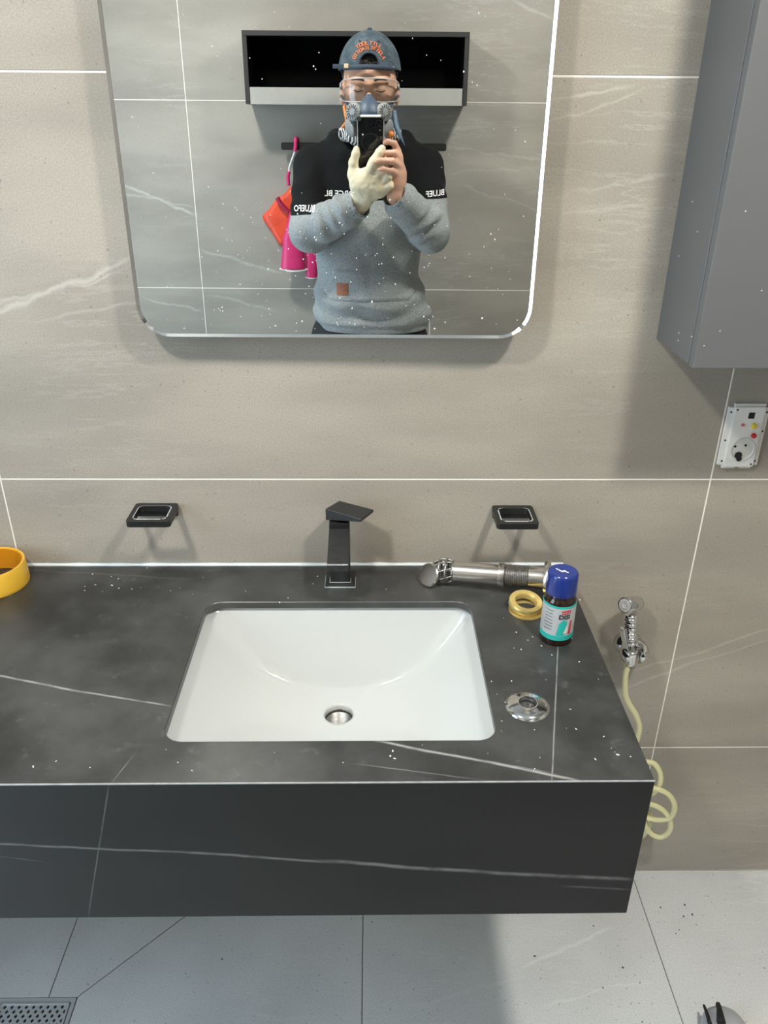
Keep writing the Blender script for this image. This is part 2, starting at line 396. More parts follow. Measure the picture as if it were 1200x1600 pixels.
# ------------------------------------------------------------------ mirror
MY = -MN; MZ = (Vector((0, 0, 1)) - MY*MY.z).normalized(); MX = MY.cross(MZ)
MM = Matrix(((MX.x, MY.x, MZ.x, MQ.x), (MX.y, MY.y, MZ.y, MQ.y), (MX.z, MY.z, MZ.z, MQ.z), (0, 0, 0, 1)))
MML = MM @ Matrix(((1, 0, 0, 0), (0, 0, 1, 0), (0, 1, 0, 0), (0, 0, 0, 1)))   # plane coords (x,z,depth into the wall)
mirror = thing('wall_mirror', 'tall frameless mirror with rounded corners on the wall above the sink', 'mirror', (-0.054, -0.02, 1.215))
mx0, mx1, mz0, mz1 = -0.345+0.05, 0.2375+0.05, 1.2155-1.3, 2.03-1.3
obj('backing_box', prism_me(rrect(mx0+0.03, mx1-0.03, mz0+0.03, mz1-0.03, 0.03), 0.004, 0.036, MML), m_white, mirror)
bm = bmesh.new()
out_, in_ = rrect(mx0, mx1, mz0, mz1, 0.046, 10), rrect(mx0+0.0042, mx1-0.0042, mz0+0.0042, mz1-0.0042, 0.0418, 10)
vo = [bm.verts.new((x, z, -0.0030)) for x, z in out_]; vi = [bm.verts.new((x, z, 0.0)) for x, z in in_]
vb = [bm.verts.new((x, z, 0.009)) for x, z in out_]; vj = [bm.verts.new((x, z, 0.009)) for x, z in in_]
for i in range(len(vo)):
    j = (i+1) % len(vo)
    bm.faces.new((vo[i], vo[j], vi[j], vi[i])); bm.faces.new((vb[i], vb[j], vo[j], vo[i])); bm.faces.new((vj[i], vj[j], vb[j], vb[i])); bm.faces.new((vi[i], vi[j], vj[j], vj[i]))
bm.transform(MML)
obj('bevelled_rim', from_bm('rim', bm), m_chrome, mirror)
obj('mirror_glass', prism_me(rrect(mx0+0.0044, mx1-0.0044, mz0+0.0044, mz1-0.0044, 0.0416, 10), 0.0002, 0.005, MML), m_mirror, mirror)
ms = []
for i in range(230):
    if i < 130: x, z = random.gauss(-0.06, 0.10)+0.05, random.uniform(1.22, 1.42)-1.3 - abs(random.gauss(0, .02))
    else: x, z = random.uniform(mx0+0.02, mx1-0.02), random.uniform(mz0+0.01, mz0+0.45)
    if not (mx0+0.01 < x < mx1-0.01 and mz0+0.008 < z): continue
    r = random.choice((0.0005, 0.0006, 0.0008, 0.0008, 0.0011)) * (1.5 if random.random() < 0.05 else 1)
    bm = bmesh.new(); bmesh.ops.create_icosphere(bm, subdivisions=1, radius=r)
    bm.transform(MML @ Matrix.Translation((x, z, 0.0)) @ Matrix.Diagonal((1, random.uniform(1, 1.5), 0.35, 1)))
    me = bpy.data.meshes.new('d'); bm.to_mesh(me); bm.free(); ms.append(me)
o = obj('splash_specks', join_me(ms), m_chip, mirror, True); o['kind'] = 'stuff'; o['label'] = 'white plaster specks on the mirror'

# ------------------------------------------------------------------ vanity
ZC, YF, XR, XL, ZA = 0.7962, -0.516, 0.3436, -1.245, 0.556
SX0, SX1, SY0, SY1 = -0.2685, 0.1635, -0.444, -0.1205
vanity = thing('vanity_counter', 'wall hung black veined stone vanity counter with deep front panel', 'vanity', (-0.45, -0.26, ZA))
inner = rrect(SX0, SX1, SY0, SY1, 0.026, 8); N = len(inner)
ccx, ccy = (SX0+SX1)/2, (SY0+SY1)/2
outer_pts = []
bx0, bx1, by0, by1 = XL, XR, YF, -0.0015
for i, (x, y) in enumerate(inner):          # 9 points per rounded corner, the middle one goes to the slab corner
    c, k = divmod(i, 9)
    first, mid, last = (((bx1, y), (bx1, by1), (x, by1)), ((x, by1), (bx0, by1), (bx0, y)), ((bx0, y), (bx0, by0), (x, by0)), ((x, by0), (bx1, by0), (bx1, y)))[c]
    outer_pts.append(first if k < 4 else mid if k == 4 else last)
TH = 0.012
bm = bmesh.new()
ti = [bm.verts.new((x, y, ZC)) for x, y in inner]; to = [bm.verts.new((x, y, ZC)) for x, y in outer_pts]
bi = [bm.verts.new((x, y, ZC-TH)) for x, y in inner]; bo = [bm.verts.new((x, y, ZC-TH)) for x, y in outer_pts]
for i in range(N):
    j = (i+1) % N
    bm.faces.new((ti[i], ti[j], to[j], to[i])); bm.faces.new((bi[j], bi[i], bo[i], bo[j]))
    bm.faces.new((ti[j], ti[i], bi[i], bi[j])); bm.faces.new((to[i], to[j], bo[j], bo[i]))
es = [e for e in bm.edges if {v.co.z for v in e.verts} == {ti[0].co.z} and len({v in ti for v in e.verts}) == 1 and (e.verts[0] in ti) ]
bmesh.ops.bevel(bm, geom=es, offset=0.0012, segments=1, affect='EDGES')
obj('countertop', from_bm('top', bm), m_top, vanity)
obj('front_panel', box_me((XL, YF-0.0004, ZA), (XR+0.0004, YF+0.014, ZC-0.0016), 0.0008, 1), m_apron, vanity)
m_edge = plain('pale_counter_edge', (0.34, 0.35, 0.35), 0.4, var=0.5, scale=60)
obj('edge_strip', box_me((XL, YF-0.0006, ZC-0.0018), (XR+0.0006, YF+0.0012, ZC+0.0003), 0.0004, 1), m_edge, vanity)  # pale mottled strip along the front top edge
obj('side_panel', box_me((XR-0.014, YF+0.014, ZA), (XR+0.0004, -0.0015, ZC-TH)), m_apron, vanity)
obj('bottom_panel', box_me((XL, YF+0.014, ZA+0.002), (XR-0.014, -0.0015, ZA+0.016)), m_apron, vanity)
bm = bmesh.new(); nx = 120
rows = []
for i in range(nx+1):
    x = XL + (XR-XL)*i/nx; r = 0.0048 + 0.0012*noise.noise((x*30, 0, 0))
    rows.append([bm.verts.new((x, -0.0008, ZC+r)), bm.verts.new((x, -r*0.55, ZC+r*0.5)), bm.verts.new((x, -r*1.1, ZC+0.0002)), bm.verts.new((x, -0.0008, ZC+0.0002))])
for a, b in zip(rows, rows[1:]):
    for k in range(4): bm.faces.new((a[k], b[k], b[(k+1) % 4], a[(k+1) % 4]))
obj('silicone_bead', from_bm('bead', bm), m_caulk, vanity, True)

# sink
sink = thing('sink_basin', 'white ceramic undermount sink basin set in the black counter', 'sink', (-0.0525, -0.28, 0.63))
DRX, DRY = -0.0522, -0.225; DEPTH = 0.128; ZR = ZC-TH-0.0005
rings = []
K = 96
def rr_pt(a, hx, hy, n): c, s = math.cos(a), math.sin(a); q = (abs(c)**n + abs(s)**n)**(-1/n); return hx*c*q, hy*s*q
NR = 40
def bowl_z(x, y):
    xx = min(1.0, abs(x-ccx)/0.222)
    fl = -DEPTH*(1-xx**2.7) - 0.004*math.exp(-((x-DRX)**2+(y-DRY)**2)/0.005)
    bk = -(SY1+0.006-y)/0.052*DEPTH*1.05
    ft = -(y-SY0+0.006)/0.085*DEPTH*1.05
    k = 0.011
    def smax(a, b):
        h = max(k-abs(a-b), 0)/k; return max(a, b) + h*h*k/4
    return ZR + min(-0.0, smax(smax(fl, bk), ft) - 0.002)
for k in range(NR+1):
    t = k/NR                        # 0 rim .. 1 drain
    f = 1-t
    n = 2.0 + 16.0*f**5
    hx = 0.024 + (0.2165-0.024+0.006)*f**0.95; hy = 0.024 + (0.162-0.024+0.006)*f**0.95
    cx = ccx + (DRX-ccx)*t; cy = ccy + (DRY-ccy)*t**0.8
    rg = []
    for i in range(K):
        px, py = rr_pt(2*math.pi*i/K, hx, hy, n); px += cx; py += cy
        rg.append((px, py, bowl_z(px, py) if k else ZR))
    rings.append(rg)
bm = bmesh.new()
V = [[bm.verts.new(q) for q in r] for r in rings]
rim = [bm.verts.new((ccx+rr_pt(2*math.pi*i/K, 0.245, 0.19, 20)[0], ccy+rr_pt(2*math.pi*i/K, 0.245, 0.188, 20)[1], ZR)) for i in range(K)]
V = [rim] + V
for a, b in zip(V, V[1:]):
    for i in range(K): j = (i+1) % K; bm.faces.new((a[i], a[j], b[j], b[i]))
lst = V[-1]; lip = [bm.verts.new((v.co.x+(DRX-v.co.x)*0.06, v.co.y+(DRY-v.co.y)*0.06, v.co.z-0.004)) for v in lst]; low = [bm.verts.new((v.co.x, v.co.y, v.co.z-0.035)) for v in lip]
for a, b in ((lst, lip), (lip, low)):
    for i in range(K): j = (i+1) % K; bm.faces.new((a[i], a[j], b[j], b[i]))
bowl = obj('bowl', from_bm('bowl', bm), m_ceramic, sink, True)
md = bowl.modifiers.new('thick', 'SOLIDIFY'); md.thickness = 0.008; md.offset = -1
ZD = ZR-DEPTH-0.004
obj('drain_hole_pipe', lathe_me([(0.0205, -0.016), (0.0205, -0.045), (0.017, -0.045), (0.017, -0.075), (0.019, -0.075), (0.0225, -0.048), (0.0225, -0.016)], 36, Matrix.Translation((DRX, DRY, ZD)), True), m_thread, sink, True)
obj('drain_collar', lathe_me([(0.0230, -0.010), (0.0222, -0.011), (0.0222, -0.016), (0.0230, -0.016)], 36, Matrix.Translation((DRX, DRY, ZD)), True), m_thread, sink, True)
obj('drain_bottom', lathe_me([(0.0, -0.060), (0.0185, -0.060), (0.0185, -0.064), (0.0, -0.064)], 24, Matrix.Translation((DRX, DRY, ZD))), m_dark, sink)

# ------------------------------------------------------------------ faucet
FX, FY = -0.0525, -0.051
faucet = thing('basin_faucet', 'matt black square single lever faucet behind the sink', 'faucet', (FX, FY, ZC))
bp = box_me((FX-0.0255, FY-0.0255, ZC), (FX+0.0255, FY+0.0255, ZC+0.005), 0.002)
obj('base_plate', bp, m_blackdusty, faucet)
bm = bmesh.new()
for (a0, a1, b0, b1) in ((-.0262, .0262, -.0275, -.0258), (-.0262, -.0248, -.0262, .012), (.0250, .0262, -.0262, .006)):
    me = box_me((FX+a0, FY+b0, ZC+0.0001), (FX+a1, FY+b1, ZC+0.0022), 0.0004, 1); bm.from_mesh(me); bpy.data.meshes.remove(me)
obj('scale_line', from_bm('scale', bm), m_scale_glint, faucet)
bm = bmesh.new()
for (a0, a1, b0, b1) in ((-.0178, .0178, -.0186, -.0172), (-.0182, -.0170, -.0182, .0), (.0172, .0180, -.0182, -.004)):
    me = box_me((FX+a0, FY+b0, ZC+0.0049), (FX+a1, FY+b1, ZC+0.0062), 0.0003, 1); bm.from_mesh(me); bpy.data.meshes.remove(me)
obj('scale_line', from_bm('scale', bm), m_scale_glint, faucet)
obj('body', box_me((FX-0.0168, FY-0.0168, ZC+0.004), (FX+0.0168, FY+0.0168, ZC+0.108), 0.0012), m_blackdusty, faucet)
# sloping flat spout
sv = []
for y, z1, z0 in ((FY-0.0165, 0.108, 0.085), (FY-0.099, 0.0895, 0.0755)):
    for x in (-0.0166, 0.0166):
        for z in (z0, z1): sv.append((FX+x, y, ZC+z))
bm = bmesh.new(); V = [bm.verts.new(v) for v in sv]
for f in ((0, 1, 3, 2), (4, 6, 7, 5), (1, 5, 7, 3), (0, 2, 6, 4), (0, 4, 5, 1), (2, 3, 7, 6)): bm.faces.new([V[i] for i in f])
bmesh.ops.recalc_face_normals(bm, faces=bm.faces); bmesh.ops.bevel(bm, geom=bm.edges[:], offset=0.001, segments=1, affect='EDGES')
spout = obj('spout', from_bm('spout', bm), m_blackdusty, faucet)
obj('lip_highlight', box_me((FX-0.0168, FY-0.1000, ZC+0.0870), (FX+0.0168, FY-0.0985, ZC+0.0888), 0.0004, 1), m_scale_glint, spout)  # pale strip paints the highlight along the spout's front lip
obj('neck', box_me((FX-0.0165, FY-0.0165, ZC+0.108), (FX+0.0165, FY+0.0165, ZC+0.118), 0.001), m_black, faucet)
# lever slab, turned to the right
h1 = [wp(508, 796, 0.055), wp(530, 784, 0.022), wp(584, 804, 0.050), wp(564, 818, 0.086)]
zt = 0.935
top = [(h1[0].x, h1[0].y, zt), (h1[1].x, h1[1].y, zt-0.001), (h1[2].x, h1[2].y, zt-0.004), (h1[3].x, h1[3].y, zt-0.004)]
th_ = [0.021, 0.021, 0.005, 0.005]
bm = bmesh.new(); A = [bm.verts.new(v) for v in top]; B = [bm.verts.new((v[0], v[1], v[2]-t)) for v, t in zip(top, th_)]
# underside steps up from hub to blade
bm.faces.new(A[::-1]); bm.faces.new(B)
for i in range(4): j = (i+1) % 4; bm.faces.new((A[i], A[j], B[j], B[i]))
bmesh.ops.recalc_face_normals(bm, faces=bm.faces); bmesh.ops.bevel(bm, geom=bm.edges[:], offset=0.001, segments=1, affect='EDGES')
obj('lever_handle', from_bm('lever', bm), m_blackdusty, faucet)

# ------------------------------------------------------------------ soap dish brackets
def dish(x0, x1, ztop, label):
    t = thing('soap_dish_holder', label, 'soap dish', ((x0+x1)/2, -0.035, ztop-0.015), 'black soap dish holders on the wall')
    y0, y1 = -0.0705, -0.0005
    o_, i_ = rrect(x0, x1, y0, y1, 0.006, 4), rrect(x0+0.0095, x1-0.0095, y0+0.0100, y1-0.0125, 0.008, 4)
    bm = bmesh.new()
    n = len(o_)
    lv = [[bm.verts.new((x, y, z)) for x, y in pts] for pts, z in ((i_, ztop-0.010), (i_, ztop), (o_, ztop), (o_, ztop-0.010))]
    for k in range(4):
        a, b = lv[k], lv[(k+1) % 4]
        for i in range(n): j = (i+1) % n; bm.faces.new((a[i], a[j], b[j], b[i]))
    obj('square_frame', from_bm('frame', bm), m_black, t)
    obj('wall_plate', box_me((x0+0.002, -0.008, ztop-0.022), (x1-0.002, -0.0002, ztop-0.002), 0.0015), m_black, t)
    p2, p3 = rrect(x0+0.0093, x1-0.0093, y0+0.0098, y1-0.0123, 0.008, 4), rrect(x0+0.0076, x1-0.0076, y0+0.0081, y1-0.0106, 0.009, 4)
    bm = bmesh.new(); a = [bm.verts.new((x, y, ztop+0.0006)) for x, y in p2]; b = [bm.verts.new((x, y, ztop+0.0002)) for x, y in p3]
    for i in range(n):
        j = (i+1) % n
        if noise.noise((i*0.7, x0*50, 0)) > -0.25: bm.faces.new((a[i], a[j], b[j], b[i]))
    obj('limescale_edge', from_bm('scale', bm), m_scale_glint, t)
dish(-0.4005, -0.3285, 0.9187, 'black square soap dish holder on the wall left of the faucet')
dish(0.2075, 0.2770, 0.9145, 'black square soap dish holder on the wall above the drain pipe')

# ------------------------------------------------------------------ wall cabinet
CX0, CDP, CZ0, CZ1 = 0.4455, 0.157, 1.2045, 2.05
cab = thing('wall_cabinet', 'grey lacquered wall cabinet to the right of the mirror', 'cabinet', (0.70, -0.08, CZ0))
obj('cabinet_body', box_me((CX0, -CDP+0.019, CZ0), (0.98, -0.0004, CZ1), 0.0008, 1), m_cab, cab)
obj('cabinet_door', box_me((CX0, -CDP, CZ0-0.002), (0.712, -CDP+0.0165, CZ1), 0.0015), m_cab, cab)
obj('cabinet_door', box_me((0.715, -CDP, CZ0-0.002), (0.98, -CDP+0.0165, CZ1), 0.0015), m_cab, cab)
obj('door_gap_shade', box_me((CX0+0.003, -CDP+0.0160, CZ0+0.003), (0.977, -CDP+0.0195, CZ1-0.003)), m_dark, cab)  # black sheet standing in for the shade in the gap behind the doors
ms = []
for u, v, d in [(1082, 315, .02), (1090, 362, .03), (1061, 400, .01), (1060, 532, .12), (1061, 520, .1), (1081, 526, .13)]:
    q = wp(u, v, d); 
    # solve depth so that x meets the side panel
    r = ray(u, v); t = (CX0-CAM.x)/r.x; q = CAM + r*t
    if -CDP+0.02 < q.y < -0.002:
        bm = bmesh.new(); bmesh.ops.create_icosphere(bm, subdivisions=1, radius=0.0012); bm.transform(Matrix.Translation(q)); me = bpy.data.meshes.new('d'); bm.to_mesh(me); bm.free(); ms.append(me)
for u, v in ((1190, 454), (1125, 517), (1100, 540), (1165, 330)):
    q = wp(u, v, CDP); bm = bmesh.new(); bmesh.ops.create_icosphere(bm, subdivisions=1, radius=0.0010); bm.transform(Matrix.Translation(q)); me = bpy.data.meshes.new('d'); bm.to_mesh(me); bm.free(); ms.append(me)
o = obj('plaster_specks', join_me(ms), m_chip, cab); o['kind'] = 'stuff'

# ------------------------------------------------------------------ power socket (cover removed)
PX0, PX1, PZ0, PZ1 = 0.5815, 0.6475, 0.9870, 1.1000
sock = thing('power_socket', 'white power socket with buttons and its cover removed, below the cabinet', 'socket', ((PX0+PX1)/2, -0.004, PZ0))
WM = Matrix(((1, 0, 0, 0), (0, 0, -1, 0), (0, 1, 0, 0), (0, 0, 0, 1)))      # plane (x,z,out) -> world, out = -Y
n_ = 0.007
outl = [(PX0, PZ0+0.006), (PX0+0.008, PZ0+0.006), (PX0+0.008, PZ0), (PX0+0.028, PZ0), (PX0+0.030, PZ0+0.002), (PX1-0.030, PZ0+0.002), (PX1-0.028, PZ0), (PX1-0.010, PZ0), (PX1-0.010, PZ0+0.006), (PX1, PZ0+0.006),
        (PX1, PZ1-0.006), (PX1-0.007, PZ1-0.006), (PX1-0.007, PZ1), (PX0+0.009, PZ1), (PX0+0.009, PZ1-0.006), (PX0, PZ1-0.006)]
obj('mounting_plate', prism_me(outl, 0.0, 0.006, WM), m_white, sock)
ins = prism_me(rrect(PX0+0.008, PX1-0.008, PZ0+0.004, PZ1-0.004, 0.003, 3), 0.006, 0.0105, WM, 0.0012)
obj('module_block', ins, m_white, sock)
def on_sock(x, z, r, h, mat, name, parent=sock, z0=0.0100, dome=False):
    pr = [(0.0, h), (r*0.75, h), (r, h*0.7), (r, 0.0), (0.0, 0.0)] if not dome else [(0.0, h), (r*0.5, h*0.87), (r*0.87, h*0.5), (r, 0.0), (0.0, 0.0)]
    return obj(name, lathe_me(pr, 20, Matrix.Translation((x, -z0, z)) @ Matrix.Rotation(math.radians(90), 4, 'X')), mat, parent, False)
cxs = (PX0+PX1)/2
obj('square_window', box_me((cxs-0.0015, -0.0112, PZ1-0.0235), (cxs+0.0085, -0.0100, PZ1-0.0130), 0.0004, 1), m_dark, sock)
on_sock(cxs-0.0075, PZ1-0.0345, 0.0028, 0.004, m_pinkled, 'indicator_light', dome=True)
on_sock(cxs+0.0105, PZ1-0.0360, 0.0043, 0.006, m_yel, 'test_button')
on_sock(cxs+0.0135, PZ1-0.0525, 0.0042, 0.006, m_red, 'reset_button')
scx, scz = cxs+0.001, PZ0+0.036
obj('outlet_well', lathe_me([(0.0205, 0.0), (0.0205, 0.0012), (0.0190, 0.0016), (0.0178, 0.0006), (0.0170, 0.0002), (0.0, 0.0002)], 40, Matrix.Translation((scx, -0.0108, scz)) @ Matrix.Rotation(math.radians(90), 4, 'X')), m_whitein, sock, False)
for dx, dz in ((0.0035, 0.007), (-0.0135, 0.005)): on_sock(scx+dx, scz+dz, 0.0022, 0.0003, m_dark, 'pin_hole', z0=0.0110)
bh = lathe_me([(0.0, 0.0006), (0.0062, 0.0006), (0.0062, 0.0), (0.0, 0.0)], 14, Matrix.Translation((scx-0.0060, -0.0122, scz-0.0100)) @ Matrix.Rotation(math.radians(90), 4, 'X'))
bh2 = lathe_me([(0.0, 0.0006), (0.0046, 0.0006), (0.0046, 0.0), (0.0, 0.0)], 14, Matrix.Translation((scx-0.0035, -0.0124, scz-0.0165)) @ Matrix.Rotation(math.radians(90), 4, 'X'))
obj('broken_opening', join_me([bh, bh2]), m_dark, sock)
for x, z in ((PX0+0.004, PZ1-0.014), (PX0+0.0115, PZ1-0.0085), (PX1-0.0035, PZ1-0.014), (PX0+0.004, PZ0+0.050), (PX1-0.0035, PZ1-0.047), (PX0+0.0055, PZ0+0.013), (PX1-0.0045, PZ0+0.013), (PX1-0.0125, PZ0+0.009)):
    on_sock(x, z, 0.0016, 0.0003, m_dark, 'screw_hole', z0=0.0107 if PX0+0.008 < x < PX1-0.008 else 0.0061)

# ------------------------------------------------------------------ bidet sprayer, holder, hose
HX, HZ = 0.4835, 0.628
hold = thing('sprayer_holder', 'chrome wall cup that holds the bidet sprayer', 'holder', (HX, -0.01, HZ-0.03))
obj('wall_flange', lathe_me([(0.0, 0.0), (0.026, 0.0), (0.026, 0.004), (0.020, 0.012), (0.013, 0.020), (0.0, 0.020)], 36, Matrix.Translation((HX, -0.0002, HZ)) @ Matrix.Rotation(math.radians(90), 4, 'X')), m_chrome, hold, True)
# open cup: a C shaped ring with a tilt
bm = bmesh.new(); prev = None
CM = Matrix.Translation((HX+0.001, -0.036, HZ)) @ Matrix.Rotation(math.radians(18), 4, 'X')
for i in range(33):
    a = math.radians(-90+38 + (360-76)*i/32)
    ring = []
    for r, z in ((0.0150, -0.016), (0.0205, -0.013), (0.0240, 0.0), (0.0245, 0.015), (0.0150, 0.016)):
        ring.append(bm.verts.new(CM @ Vector((r*math.cos(a), r*math.sin(a), z))))
    if prev:
        for k in range(5): bm.faces.new((prev[k], ring[k], ring[(k+1) % 5], prev[(k+1) % 5]))
    else: bm.faces.new(ring)
    prev = ring
bm.faces.new(prev[::-1])
obj('cup', from_bm('cup', bm), m_chrome, hold, True)

spray = thing('bidet_sprayer', 'chrome handheld bidet sprayer with a cream coiled hose beside the counter', 'bidet sprayer', (HX, -0.036, HZ-0.02))
top_c = wp(986, 944, 0.045); low_c = Vector((HX-0.0005, -0.036, HZ-0.020))
ax = (top_c-low_c); L = ax.length; SM = axis_m(low_c, ax)
prof = [(0.0, 0.0), (0.0085, 0.0), (0.0105, 0.006), (0.0115, 0.020), (0.0095, 0.024), (0.0095, 0.028)]
z = 0.030
obj('stem', lathe_me([(0.0, -0.012), (0.0080, -0.012), (0.0095, 0.0), (0.0125, 0.018), (0.0135, 0.026), (0.0120, 0.030), (0.0, 0.030)], 28, SM), m_chrome, spray, True)
gr = obj('grip', lathe_me([(0.0, 0.028), (0.0105, 0.028), (0.0115, L-0.022), (0.0, L-0.022)], 28, SM), m_chrome, spray, True)
for k in range(6):
    zz = 0.050 + k*(L-0.080)/5
    obj('grip_ring', lathe_me([(0.0105, zz-0.0042), (0.0128, zz-0.002), (0.0132, zz+0.0008), (0.0116, zz+0.003), (0.0105, zz+0.003)], 24, SM, True), m_chrome, gr, True)
hd = (wp(968, 945, 0.075) - wp(1003, 940, 0.035)).normalized()
hc = top_c + hd*0.020
HM = axis_m(hc - hd*0.048, hd)
obj('spray_head', lathe_me([(0.0, 0.0), (0.0085, 0.001), (0.0125, 0.006), (0.0140, 0.020), (0.0142, 0.046), (0.0135, 0.048), (0.0125, 0.0475)], 32, HM), m_chrome, spray, True)
obj('nozzle_face', lathe_me([(0.0, 0.0462), (0.0050, 0.0462), (0.0055, 0.0475), (0.0070, 0.0475), (0.0075, 0.0462), (0.0127, 0.0462), (0.0127, 0.044), (0.0, 0.044)], 28, HM), m_lip2, spray)
# trigger lever in front-left of the grip
side = (hd - ax.normalized()*hd.dot(ax.normalized())).normalized()
u_ = ax.normalized(); w_ = u_.cross(side)
tl = []
for s, o0, o1 in ((0.026, 0.008, 0.0135), (0.050, 0.011, 0.0175), (0.074, 0.015, 0.0235), (0.094, 0.018, 0.0275)):
    for ww in (-0.0055, 0.0055): tl += [low_c+u_*s+side*o0+w_*ww, low_c+u_*s+side*o1+w_*ww]
bm = bmesh.new(); V = [bm.verts.new(v) for v in tl]
for k in range(3):
    a = k*4; b = a+4
    for q in ((0, 1), (1, 3), (3, 2), (2, 0)): bm.faces.new((V[a+q[0]], V[a+q[1]], V[b+q[1]], V[b+q[0]]))
bm.faces.new((V[0], V[1], V[3], V[2])); bm.faces.new((V[12], V[13], V[15], V[14]))
bmesh.ops.recalc_face_normals(bm, faces=bm.faces); bmesh.ops.bevel(bm, geom=bm.edges[:], offset=0.0008, segments=1, affect='EDGES')
obj('trigger', from_bm('trigger', bm), m_chrome, spray)
obj('trigger_gap', box_me((-0.0035, 0.0095, 0.034), (0.0035, 0.0135, 0.090), 0.0005, 1, Matrix(((w_.x, side.x, u_.x, low_c.x), (w_.y, side.y, u_.y, low_c.y), (w_.z, side.z, u_.z, low_c.z), (0, 0, 0, 1)))), m_dark, spray)
hp = [low_c - u_*0.008, wp(978, 1050, .037), wp(977, 1082, .036), wp(983, 1100, .037), wp(993, 1116, .038), wp(999, 1135, .038), wp(996, 1153, .036), wp(991, 1170, .032), wp(993, 1186, .030)]
# coil: loops hanging beside the counter end
hp += [wp(1008, 1190, .034), wp(1022, 1193, .040), wp(1031, 1207, .046), wp(1031, 1224, .050), wp(1021, 1239, .046), wp(1006, 1242, .040), wp(998, 1236, .034),
       wp(1006, 1231, .044), wp(1024, 1232, .056), wp(1044, 1241, .064), wp(1054, 1258, .068), wp(1049, 1276, .064), wp(1034, 1281, .056), wp(1015, 1279, .046), wp(999, 1269, .038), wp(1000, 1258, .034),
       wp(1018, 1257, .046), wp(1036, 1266, .056), wp(1047, 1282, .060), wp(1046, 1298, .058), wp(1033, 1308, .052), wp(1017, 1302, .044), wp(1008, 1284, .038), wp(1010, 1268, .034), wp(1016, 1276, .026), wp(1012, 1296, .022), wp(1000, 1310, .020), wp(985, 1325, .016), wp(970, 1335, .010), wp(962, 1338, .003)]
obj('hose', tube_me(hp, 0.0054, 12), m_hose, spray, True)

# ------------------------------------------------------------------ loose things on the counter
def lathe_obj(name, prof, M, mat, parent, seg=36, closed=False, smooth=True):
    o = obj(name, lathe_me(prof, seg, M, closed), mat, parent, smooth)
    if smooth:
        md = o.modifiers.new('split', 'EDGE_SPLIT'); md.split_angle = math.radians(38)
    return o
# drain pipe
pa, pb = Vector((0.118, -0.060, ZC+0.0240)), Vector((0.289, -0.1035, ZC+0.0345))
pd = (pb-pa).normalized(); PL = (pb-pa).length; PM = axis_m(pa, pd)
pipe = thing('drain_pipe', 'old chrome sink drain pipe with pop-up stopper lying along the counter back', 'drain pipe', (0.2, -0.08, ZC))
lathe_obj('tube', [(0.0150, 0.022), (0.0178, 0.022), (0.0178, 0.108), (0.0150, 0.108)], PM, m_oldchrome, pipe, closed=True)
lathe_obj('union_collar', [(0.0160, 0.098), (0.0202, 0.099), (0.0208, 0.103), (0.0202, 0.109), (0.0160, 0.110)], PM, m_oldchrome, pipe, closed=True)
thp = [(0.015, 0.109)]
for k in range(11): thp += [(0.0178, 0.110+k*0.0036), (0.0192, 0.1118+k*0.0036)]
thp += [(0.015, 0.151)]
lathe_obj('threaded_section', thp, PM, m_thread, pipe, closed=True)
lathe_obj('tail_sleeve', [(0.0150, 0.149), (0.0185, 0.149), (0.0185, PL-0.002), (0.0150, PL-0.002)], PM, m_oldchrome, pipe, closed=True)
lathe_obj('flange', [(0.0150, PL-0.004), (0.0290, PL-0.003), (0.0315, PL+0.001), (0.0315, PL+0.004), (0.0270, PL+0.007), (0.0150, PL+0.008)], PM, m_oldchrome, pipe, closed=True)
lathe_obj('flange_bore', [(0.0, PL), (0.0155, PL), (0.0155, PL+0.004), (0.0, PL+0.004)], PM, m_dark, pipe)
# basket cage: rings with slanted bars
ms = []
for zz, rr in ((0.022, 0.0180), (0.011, 0.0208), (-0.001, 0.0195), (-0.011, 0.0140)):
    ms.append(lathe_me([(rr-0.0028, zz-0.0018), (rr, zz-0.0018), (rr, zz+0.0018), (rr-0.0028, zz+0.0018)], 28, PM, True))
for k in range(8):
    a = 2*math.pi*k/8
    p0 = PM @ Vector((0.0170*math.cos(a), 0.0170*math.sin(a), 0.022)); p1 = PM @ Vector((0.0190*math.cos(a+0.4), 0.0190*math.sin(a+0.4), 0.0)); p2 = PM @ Vector((0.0128*math.cos(a+0.6), 0.0128*math.sin(a+0.6), -0.011))
    ms.append(tube_me([p0, (p0+p1)/2 + (p0+p1-2*(PM @ Vector((0, 0, 0.011)))).normalized()*0.0015, p1, p2], 0.0018, 6, sub=3))
obj('strainer_basket', join_me(ms), m_thread, pipe, True)
sd = Vector((-0.62, -0.55, 0.42)).normalized()
sc = cp(668, 898, ZC+0.0222)
lathe_obj('stopper_disc', [(0.0, 0.0), (0.0185, -0.001), (0.0205, -0.003), (0.0205, -0.006), (0.016, -0.008), (0.0, -0.008)], axis_m(sc, sd), m_oldchrome, pipe)
obj('stopper_stem', tube_me([sc - sd*0.006, PM @ Vector((0, 0, -0.006)), PM @ Vector((0, 0, 0.03))], 0.003, 8), m_thread, pipe, True)

